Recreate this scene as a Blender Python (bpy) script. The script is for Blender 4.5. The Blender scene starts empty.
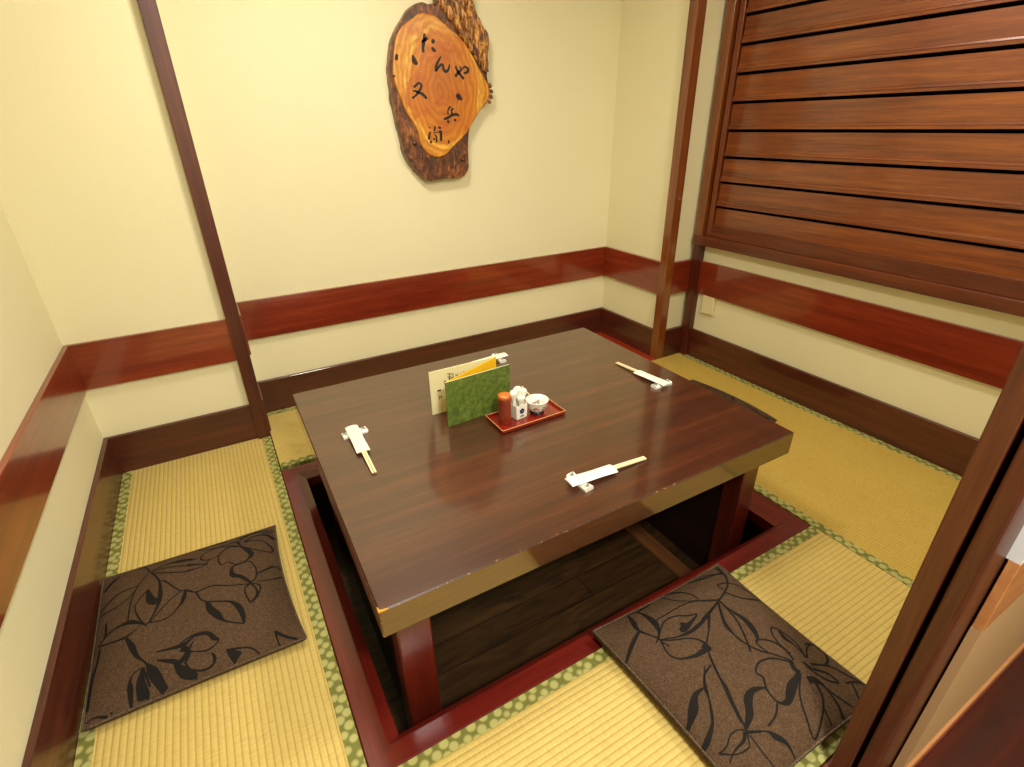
import bpy, bmesh, math, random
from mathutils import Vector, Matrix
from mathutils.bvhtree import BVHTree
random.seed(7)
S = bpy.context.scene
COL = S.collection

# ---------------------------------------------------------------- helpers
def link(o):
    COL.objects.link(o); return o
def tag(o, label=None, cat=None, group=None, kind=None):
    if label: o['label'] = label
    if cat: o['category'] = cat
    if group: o['group'] = group
    if kind: o['kind'] = kind
    return o
def thing(name, label, cat, loc=(0, 0, 0), rz=0, group=None):
    o = link(bpy.data.objects.new(name, None))
    o.location = loc; o.rotation_euler = (0, 0, rz); o.empty_display_size = .05
    return tag(o, label, cat, group)
def obj(name, bm, mats, parent=None, smooth=False, label=None):
    me = bpy.data.meshes.new(name)
    bmesh.ops.recalc_face_normals(bm, faces=bm.faces[:])
    bm.to_mesh(me); bm.free()
    if not isinstance(mats, (list, tuple)): mats = [mats]
    for m in mats: me.materials.append(m)
    if smooth:
        for p in me.polygons: p.use_smooth = True
    o = link(bpy.data.objects.new(name, me))
    if parent: o.parent = parent
    if label: o['label'] = label
    return o
def pattern(o, bm, mat, shade=False):
    # printed or painted marks become part of the surface they sit on
    o.data.materials.append(mat); mi = len(o.data.materials)-1
    for f in bm.faces: f.material_index = mi; f.smooth = shade
    tmp = bpy.data.meshes.new('marks'); bm.to_mesh(tmp); bm.free()
    m = bmesh.new(); m.from_mesh(o.data); m.from_mesh(tmp); m.to_mesh(o.data); m.free()
    bpy.data.meshes.remove(tmp)
def struct(name, bm, mats, label=None, **k):
    o = obj(name, bm, mats, **k); o['kind'] = 'structure'
    if label: o['label'] = label
    return o
def box(bm, x0, x1, y0, y1, z0, z1, bev=0.0, seg=1, mi=0, mb=None):
    ps = [(x, y, z) for z in (z0, z1) for x, y in ((x0, y0), (x1, y0), (x1, y1), (x0, y1))]
    vs = [bm.verts.new(p) for p in ps]
    fs = [bm.faces.new([vs[i] for i in q]) for q in ((3,2,1,0),(4,5,6,7),(0,1,5,4),(1,2,6,5),(2,3,7,6),(3,0,4,7))]
    for f in fs: f.material_index = mi
    if bev:
        es = list({e for f in fs for e in f.edges})
        r = bmesh.ops.bevel(bm, geom=es, offset=bev, segments=seg, affect='EDGES', profile=.5)
        if mb is not None:
            for f in r['faces']: f.material_index = mb
    return bm
def B(*a, **k):
    return box(bmesh.new(), *a, **k)
def prism(bm, pts, axis, a, b, mi=0):
    # pts: 2-D outline, extruded along axis from a to b
    def P(p, t):
        return {'x': (t, p[0], p[1]), 'y': (p[0], t, p[1]), 'z': (p[0], p[1], t)}[axis]
    v0 = [bm.verts.new(P(p, a)) for p in pts]; v1 = [bm.verts.new(P(p, b)) for p in pts]
    n = len(pts); fs = [bm.faces.new(v0), bm.faces.new(v1[::-1])]
    for i in range(n): fs.append(bm.faces.new([v0[i], v0[(i+1) % n], v1[(i+1) % n], v1[i]]))
    for f in fs: f.material_index = mi
    return bm
def lathe(bm, prof, n=40, c=(0, 0), mi=0):
    rings = []
    for r, z in prof:
        if r < 1e-6: rings.append([bm.verts.new((c[0], c[1], z))])
        else: rings.append([bm.verts.new((c[0]+r*math.cos(2*math.pi*k/n), c[1]+r*math.sin(2*math.pi*k/n), z)) for k in range(n)])
    for A, Bq in zip(rings, rings[1:]):
        for k in range(n):
            a = A[k % len(A)]; b = A[(k+1) % len(A)]; c2 = Bq[(k+1) % len(Bq)]; d = Bq[k % len(Bq)]
            q = []
            for v in (a, b, c2, d):
                if v not in q: q.append(v)
            if len(q) > 2:
                f = bm.faces.new(q); f.material_index = mi
    return bm
def tube(bm, pts, r, n=8, closed=False, mi=0):
    pts = [Vector(p) for p in pts]; m = len(pts); rings = []
    for i, p in enumerate(pts):
        a = pts[(i-1) % m] if (closed or i) else p
        b = pts[(i+1) % m] if (closed or i < m-1) else p
        t = (b-a).normalized(); up = Vector((0, 0, 1)) if abs(t.z) < .95 else Vector((1, 0, 0))
        s = t.cross(up).normalized(); u = s.cross(t)
        rr = r[i] if isinstance(r, (list, tuple)) else r
        rings.append([bm.verts.new(p+s*rr*math.cos(2*math.pi*k/n)+u*rr*math.sin(2*math.pi*k/n)) for k in range(n)])
    for i in range(m if closed else m-1):
        A, Bq = rings[i], rings[(i+1) % m]
        for k in range(n):
            bm.faces.new([A[k], A[(k+1) % n], Bq[(k+1) % n], Bq[k]]).material_index = mi
    if not closed:
        bm.faces.new(rings[0][::-1]).material_index = mi; bm.faces.new(rings[-1]).material_index = mi
    return bm
def smoothline(pts, step):
    # Catmull-Rom resample of (x, y, w) points
    if len(pts) == 2: P = [pts[0], pts[0], pts[1], pts[1]]
    else: P = [pts[0]]+list(pts)+[pts[-1]]
    out = []
    for i in range(1, len(P)-2):
        p0, p1, p2, p3 = P[i-1], P[i], P[i+1], P[i+2]
        d = math.hypot(p2[0]-p1[0], p2[1]-p1[1]); n = max(2, int(d/step))
        for k in range(n):
            t = k/n
            out.append(tuple(.5*((2*b)+(-a+c)*t+(2*a-5*b+4*c-d2)*t*t+(-a+3*b-3*c+d2)*t**3)
                             for a, b, c, d2 in zip(p0, p1, p2, p3)))
    out.append(tuple(pts[-1])); return out

# ---------------------------------------------------------------- materials
def lin(c):
    return tuple(((x/255)/12.92 if x/255 <= .04045 else ((x/255+.055)/1.055)**2.4) for x in c)+(1,)
class NT:
    def __init__(s, name):
        s.m = bpy.data.materials.new(name); s.m.use_nodes = True
        s.t = s.m.node_tree; s.b = s.t.nodes['Principled BSDF']
        s.co = s.n('ShaderNodeTexCoord').outputs['Object']
    def n(s, ty, **k):
        q = s.t.nodes.new(ty)
        for a, v in k.items():
            if hasattr(q, a): setattr(q, a, v)
            else: q.inputs[a.replace('_', ' ')].default_value = v
        return q
    def l(s, a, b): s.t.links.new(a, b)
    def map(s, scale=(1, 1, 1), rot=(0, 0, 0), loc=(0, 0, 0)):
        q = s.n('ShaderNodeMapping'); q.inputs['Scale'].default_value = scale
        q.inputs['Rotation'].default_value = rot; q.inputs['Location'].default_value = loc
        s.l(s.co, q.inputs['Vector']); return q.outputs['Vector']
    def noise(s, vec, scale, detail=4, rough=.55, dist=0):
        q = s.n('ShaderNodeTexNoise'); q.inputs['Scale'].default_value = scale; q.inputs['Detail'].default_value = detail
        q.inputs['Roughness'].default_value = rough; q.inputs['Distortion'].default_value = dist
        s.l(vec, q.inputs['Vector']); return q.outputs['Fac']
    def ramp(s, fac, stops, interp='LINEAR'):
        q = s.n('ShaderNodeValToRGB'); q.color_ramp.interpolation = interp
        e = q.color_ramp.elements
        while len(e) < len(stops): e.new(.5)
        for a, (p, c) in zip(e, stops): a.position = p; a.color = c if len(c) == 4 else lin(c)
        s.l(fac, q.inputs['Fac']); return q.outputs['Color']
    def mix(s, fac, a, b, mode='MIX'):
        q = s.n('ShaderNodeMix', data_type='RGBA', blend_type=mode)
        for v, i in ((fac, 0), (a, 6), (b, 7)):
            if isinstance(v, (int, float)): q.inputs[i].default_value = v
            elif isinstance(v, tuple): q.inputs[i].default_value = v
            else: s.l(v, q.inputs[i])
        return q.outputs[2]
    def math(s, op, a, b=0.0, c=None):
        q = s.n('ShaderNodeMath', operation=op)
        for v, i in ((a, 0), (b, 1), (c, 2)):
            if v is None: continue
            if isinstance(v, (int, float)): q.inputs[i].default_value = v
            else: s.l(v, q.inputs[i])
        return q.outputs[0]
    def bump(s, h, strength=.3, dist=.002, chain=None):
        q = s.n('ShaderNodeBump'); q.inputs['Strength'].default_value = strength; q.inputs['Distance'].default_value = dist
        s.l(h, q.inputs['Height'])
        if chain: s.l(chain, q.inputs['Normal'])
        s.l(q.outputs['Normal'], s.b.inputs['Normal']); return q.outputs['Normal']
    def fin(s, col=None, rough=.5, coat=0, crough=.1, spec=None):
        if col is not None:
            if isinstance(col, tuple): s.b.inputs['Base Color'].default_value = col
            else: s.l(col, s.b.inputs['Base Color'])
        if isinstance(rough, (int, float)): s.b.inputs['Roughness'].default_value = rough
        else: s.l(rough, s.b.inputs['Roughness'])
        s.b.inputs['Coat Weight'].default_value = coat; s.b.inputs['Coat Roughness'].default_value = crough
        if spec is not None: s.b.inputs['Specular IOR Level'].default_value = spec
        return s.m
def plain(name, c, rough=.5, coat=0, spec=None):
    return NT(name).fin(lin(c), rough, coat, spec=spec)
def wood(name, dark, mid, light, axis='x', rough=.3, coat=.6, crough=.12, scale=1.0, bump=.15, specks=0, ior=1.6):
    w = NT(name); w.b.inputs['Coat IOR'].default_value = ior
    sc = {'x': (.5, 11, 11), 'y': (11, .5, 11), 'z': (11, 11, .5)}[axis]
    sc = tuple(v*scale for v in sc)
    v = w.map(sc)
    n1 = w.noise(v, 2.2, 6, .6, .35)
    n2 = w.noise(v, 14, 4, .65, .1)
    n3 = w.noise(w.map((1, 1, 1)), 1.6*scale, 2, .5)
    f = w.math('ADD', w.math('MULTIPLY', n1, .62), w.math('MULTIPLY', n2, .38))
    c = w.ramp(f, [(.34, dark), (.5, mid), (.68, light)])
    k = w.ramp(n3, [(.3, (1, 1, 1, 1)), (.7, (.78, .74, .72, 1))])
    c = w.mix(.6, c, k, 'MULTIPLY')
    if specks:
        sp = w.ramp(w.noise(w.map((6, 60, 60) if axis == 'x' else (60, 6, 60)), 3, 3, .7), [(.70, (0, 0, 0, 1)), (.78, (1, 1, 1, 1))])
        c = w.mix(w.math('MULTIPLY', sp, specks), c, lin((190, 110, 60)))
    w.bump(n2, bump, .0008)
    return w.fin(c, rough, coat, crough)

def make_mats():
    M = {}
    w = NT('plaster_cream')
    n = w.noise(w.map(), 260, 3, .6); n2 = w.noise(w.map(), 1.3, 2)
    c = w.mix(n2, lin((228, 220, 180)), lin((236, 229, 192)))
    w.bump(n, .5, .002); M['wall'] = w.fin(c, .85, spec=.25)
    w = NT('plaster_white'); w.bump(w.noise(w.map(), 200, 3), .2, .001); M['white_wall'] = w.fin(lin((226, 228, 232)), .8)
    w = NT('plaster_tan_shade'); w.bump(w.noise(w.map(), 200, 3), .2, .001); M['shaded_wall'] = w.fin(lin((186, 150, 106)), .6)  # lower corridor plaster, with its shade put into the tan colour
    M['ceil'] = plain('ceiling_board', (232, 224, 200), .9)
    M['band_x'] = wood('band_wood_x', (98, 29, 12), (126, 42, 18), (150, 60, 28), 'x', .3, .7, .08, ior=1.7)
    M['band_y'] = wood('band_wood_y', (98, 29, 12), (126, 42, 18), (150, 60, 28), 'y', .3, .7, .08, ior=1.7)
    M['base_x'] = wood('base_wood_x', (52, 18, 11), (76, 28, 17), (96, 40, 24), 'x', .35, .4, .1)
    M['base_y'] = wood('base_wood_y', (56, 20, 12), (82, 31, 18), (104, 45, 26), 'y', .35, .4, .06)
    M['post'] = wood('post_wood', (58, 18, 8), (82, 27, 12), (104, 40, 17), 'z', .36, .4, .15)
    M['post_light'] = wood('light_post_wood', (98, 44, 12), (124, 62, 18), (148, 84, 28), 'z', .34, .6, .1, ior=1.7)
    M['door'] = wood('door_post_wood', (66, 30, 12), (92, 45, 18), (112, 60, 25), 'z', .45, .2, .2)
    M['slat'] = wood('slat_wood', (88, 36, 8), (122, 56, 10), (154, 84, 18), 'y', .34, .7, .12, ior=1.55)
    M['slat_z'] = wood('stile_wood', (84, 32, 9), (114, 48, 13), (140, 68, 22), 'z', .34, .5, .14)
    M['sill'] = wood('sill_wood', (72, 27, 9), (100, 42, 13), (126, 60, 20), 'y', .34, .5, .14)
    M['pit'] = wood('lacquer_frame', (72, 14, 9), (98, 21, 13), (118, 32, 18), 'x', .3, .6, .14, specks=.25)
    M['pit_y'] = wood('lacquer_frame_y', (72, 14, 9), (98, 21, 13), (118, 32, 18), 'y', .3, .6, .14, specks=.25)
    M['redboard'] = wood('red_board', (140, 36, 16), (162, 48, 20), (176, 62, 28), 'y', .3, .6, .12)
    M['hallfloor'] = wood('hall_floor', (44, 12, 10), (64, 17, 14), (80, 24, 18), 'x', .35, .5, .15)
    M['paletrim'] = wood('pale_trim', (180, 120, 74), (200, 142, 92), (214, 160, 110), 'x', .4, .2)
    M['orangeband'] = wood('orange_band', (188, 124, 70), (206, 140, 84), (220, 158, 100), 'x', .4, .2)
    M['table'] = wood('table_wood', (52, 22, 11), (70, 31, 15), (96, 48, 22), 'x', .36, 1.0, .085, .9, .12, specks=.12, ior=1.62)
    M['apron'] = wood('table_edge_wood', (64, 32, 12), (80, 43, 16), (94, 56, 22), 'x', .28, 1.0, .07, .8, ior=1.9)
    w = NT('table_worn_edge')
    n = w.noise(w.map((9, 9, 9)), 6, 5, .7)
    c = w.ramp(n, [(.50, (58, 30, 18)), (.60, (58, 30, 18)), (.66, (170, 120, 84))]); M['worn'] = w.fin(c, .3, .7, .1)
    M['barewood'] = plain('bare_chipped_wood', (222, 150, 40), .5)
    M['leg'] = wood('leg_wood', (74, 20, 11), (98, 29, 16), (118, 42, 22), 'z', .35, .5, .15)
    w = NT('pit_floor_boards')
    br = w.n('ShaderNodeTexBrick'); w.l(w.map((1, 1, 1)), br.inputs['Vector'])
    br.inputs['Scale'].default_value = 1; br.inputs['Brick Width'].default_value = 3; br.inputs['Row Height'].default_value = .11
    br.inputs['Mortar Size'].default_value = .0025; br.inputs['Color1'].default_value = (1, 1, 1, 1); br.inputs['Color2'].default_value = (.8, .8, .8, 1)
    br.inputs['Mortar'].default_value = (.15, .15, .15, 1)
    n = w.noise(w.map((1, 7, 7)), 4, 6, .6, 1.2)
    c = w.mix(1.0, w.ramp(n, [(.35, (46, 30, 14)), (.65, (82, 56, 28))]), br.outputs['Color'], 'MULTIPLY')
    M['pitfloor'] = w.fin(c, .4, .3)
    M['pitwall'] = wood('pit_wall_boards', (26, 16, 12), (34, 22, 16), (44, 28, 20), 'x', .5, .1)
    M['beam'] = wood('pit_beam', (84, 50, 24), (110, 68, 34), (130, 84, 44), 'y', .45, .2)
    # tatami: ribs and rush weave
    for ax in 'xy':
        w = NT('tatami_rush_'+ax)
        v = w.map()
        wv = w.n('ShaderNodeTexWave', wave_type='BANDS', bands_direction='Y' if ax == 'x' else 'X', wave_profile='SIN')
        w.l(v, wv.inputs['Vector']); wv.inputs['Scale'].default_value = 19.0; wv.inputs['Distortion'].default_value = .15
        wv.inputs['Detail'].default_value = 1
        wave = wv.outputs['Fac']
        fine = w.noise(w.map((55, 9, 1) if ax == 'x' else (9, 55, 1)), 4, 3, .7)
        rush = w.noise(w.map((400, 60, 1) if ax == 'x' else (60, 400, 1)), 1.5, 2, .6)
        big = w.noise(w.map(), 5, 3)
        valley_shade = w.ramp(wave, [(.0, (1, 1, 1, 1)), (.22, (0, 0, 0, 1))])
        c = w.mix(big, lin((198, 174, 96)), lin((210, 187, 110)))
        c = w.mix(w.ramp(fine, [(.45, (0, 0, 0, 1)), (.75, (.75, .75, .75, 1))]), c, lin((186, 154, 82)))
        c = w.mix(w.math('MULTIPLY', valley_shade, .55), c, lin((164, 128, 62)))  # crease shade between the ribs, darkened in the colour
        h = w.math('ADD', w.math('MULTIPLY', w.math('POWER', wave, .5), 1.0), w.math('MULTIPLY', rush, .25))
        w.bump(h, .55, .0028)
        M['tatami_'+ax] = w.fin(c, .62, spec=.3)
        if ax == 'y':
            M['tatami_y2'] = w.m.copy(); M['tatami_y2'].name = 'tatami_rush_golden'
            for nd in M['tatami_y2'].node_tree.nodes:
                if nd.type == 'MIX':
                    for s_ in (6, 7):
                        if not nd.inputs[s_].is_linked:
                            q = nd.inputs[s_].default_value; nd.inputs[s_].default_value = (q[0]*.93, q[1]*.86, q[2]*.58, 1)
    # brocade border: pale medallions on green
    w = NT('tatami_border_cloth')
    vo = w.n('ShaderNodeTexVoronoi', feature='F1', distance='EUCLIDEAN'); w.l(w.map((1, 1, 0), (0, 0, .78)), vo.inputs['Vector'])
    vo.inputs['Scale'].default_value = 37; vo.inputs['Randomness'].default_value = .35
    f = w.ramp(vo.outputs['Distance'], [(.36, (1, 1, 1, 1)), (.54, (0, 0, 0, 1))])
    n = w.noise(w.map(), 900, 2)
    f2 = w.math('MULTIPLY', f, w.math('ADD', w.math('MULTIPLY', n, .6), .55))
    c = w.mix(f2, lin((112, 112, 50)), lin((180, 176, 108)))
    w.bump(n, .2, .0005); M['border'] = w.fin(c, .6, spec=.3)
    # zabuton cloth
    w = NT('cushion_cloth')
    n = w.noise(w.map((1, 1, 1)), 420, 3, .75); n2 = w.noise(w.map((700, 90, 90)), 1, 2); n3 = w.noise(w.map((90, 700, 90)), 1, 2)
    f = w.math('ADD', w.math('MULTIPLY', n, .6), w.math('MULTIPLY', w.math('ADD', n2, n3), .2))
    c = w.ramp(f, [(.38, (48, 33, 23)), (.5, (75, 56, 38)), (.62, (106, 81, 57))])
    w.bump(f, .35, .0012, w.bump(w.noise(w.map(), 13, 2, .5, .6), .5, .010)); M['cloth'] = w.fin(c, .85, spec=.2)
    M['print'] = plain('cushion_print', (22, 18, 14), .8, spec=.2)
    w = NT('cushion_piping'); M['piping'] = w.fin(w.ramp(w.noise(w.map(), 300), [(.4, (48, 37, 26)), (.6, (100, 80, 58))]), .8)
    # plaque
    w = NT('plaque_bark')
    n = w.noise(w.map((14, 6, 5)), 3, 7, .7, 1.0); n2 = w.noise(w.map(), 30, 5, .7)
    f = w.math('ADD', w.math('MULTIPLY', n, .6), w.math('MULTIPLY', n2, .4))
    c = w.ramp(f, [(.36, (24, 10, 5)), (.46, (74, 36, 17)), (.55, (122, 66, 30)), (.64, (186, 116, 52))])
    w.bump(f, .9, .01); M['bark'] = w.fin(c, .38, .35, .25)
    w = NT('plaque_root')
    n = w.noise(w.map((16, 6, 5), (0, .62, 0)), 3.5, 7, .7, 1.2)
    c = w.ramp(n, [(.36, (26, 12, 6)), (.44, (92, 48, 22)), (.51, (168, 104, 42)), (.58, (228, 168, 84))])
    w.bump(n, .9, .012); M['root'] = w.fin(c, .35, .45, .2)
    w = NT('plaque_heartwood')
    v = w.map((1.0, 1, .62), (0, .0, 0), (.012, 0, -.41*.62))
    wv = w.n('ShaderNodeTexWave', wave_type='RINGS', rings_direction='Y', wave_profile='SIN'); w.l(v, wv.inputs['Vector'])
    wv.inputs['Scale'].default_value = 12.0; wv.inputs['Distortion'].default_value = 7; wv.inputs['Detail'].default_value = 3; wv.inputs['Detail Scale'].default_value = 1.6
    dd = w.n('ShaderNodeVectorMath', operation='LENGTH'); w.l(w.map((3.9, 0, 3.1), (0, 0, 0), (-.005*3.9, 0, -.42*3.1)), dd.inputs[0])
    rr = w.math('ADD', dd.outputs['Value'], w.math('MULTIPLY', w.noise(w.map(), 6, 3), .34))
    base = w.ramp(rr, [(.25, (182, 104, 30)), (.72, (200, 120, 32)), (.90, (208, 134, 36)), (.98, (240, 190, 76)), (1.06, (222, 158, 48)), (1.16, (242, 192, 80)), (1.3, (216, 150, 46))])
    blot = w.ramp(w.noise(w.map(), 9, 4, .6, .6), [(.5, (0, 0, 0, 1)), (.66, (1, 1, 1, 1))])
    c = w.mix(w.math('MULTIPLY', wv.outputs['Fac'], .5), base, lin((150, 76, 20)))
    c = w.mix(w.math('MULTIPLY', blot, .6), c, lin((170, 76, 20)))
    w.bump(w.noise(w.map(), 18, 3), .5, .006); M['heart'] = w.fin(c, .35, .3, .25)
    M['ink'] = plain('black_ink', (16, 14, 12), .45)
    M['knot'] = plain('dark_knot', (48, 20, 8), .6)
    # tableware
    M['paper'] = plain('white_paper', (238, 236, 218), .7)
    M['stick'] = wood('pale_chopstick', (226, 212, 160), (238, 226, 180), (244, 234, 196), 'x', .6, 0, bump=.05)
    M['print_grey'] = plain('pale_print', (196, 186, 150), .8)
    M['ceramic'] = plain('white_glaze', (236, 234, 220), .15, .5)
    M['blue'] = plain('blue_glaze', (38, 62, 120), .2, .4)
    M['sage'] = plain('sage_glaze', (130, 142, 130), .2, .4)
    M['rust'] = plain('rust_glaze', (176, 92, 60), .2, .4)
    M['lacquer'] = plain('red_lacquer', (128, 22, 12), .18, .8)
    M['gold'] = plain('gilt_edge', (206, 150, 84), .35)
    M['shaker'] = wood('shaker_wood', (96, 30, 12), (126, 42, 18), (146, 56, 24), 'z', .3, .6)
    M['cap'] = wood('shaker_cap', (196, 92, 24), (214, 112, 34), (228, 134, 50), 'x', .3, .6)
    M['black'] = plain('black_lacquer', (22, 16, 14), .2, .6)
    w = NT('green_cover'); n = w.noise(w.map(), 60, 5, .7); c = w.ramp(n, [(.35, (62, 80, 22)), (.5, (86, 106, 32)), (.68, (112, 130, 48))])
    w.bump(n, .3, .001); M['green'] = w.fin(c, .6)
    M['yellow'] = plain('yellow_page', (236, 186, 14), .6)
    M['cream'] = plain('cream_page', (226, 222, 176), .65)
    M['text'] = plain('page_text', (66, 64, 40), .7)
    M['plate'] = plain('outlet_plate', (228, 218, 170), .4)
    M['dark'] = plain('gap_shade', (8, 6, 5), 1, spec=0)  # near-black colour standing in for the shade inside gaps
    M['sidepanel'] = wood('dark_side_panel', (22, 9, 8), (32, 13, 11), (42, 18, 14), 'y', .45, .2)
    w = NT('lamp_glow'); w.b.inputs['Emission Color'].default_value = (1, .87, .66, 1); w.b.inputs['Emission Strength'].default_value = 12; M['glow'] = w.fin(lin((255, 250, 240)), .5)
    return M
M = make_mats()
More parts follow.
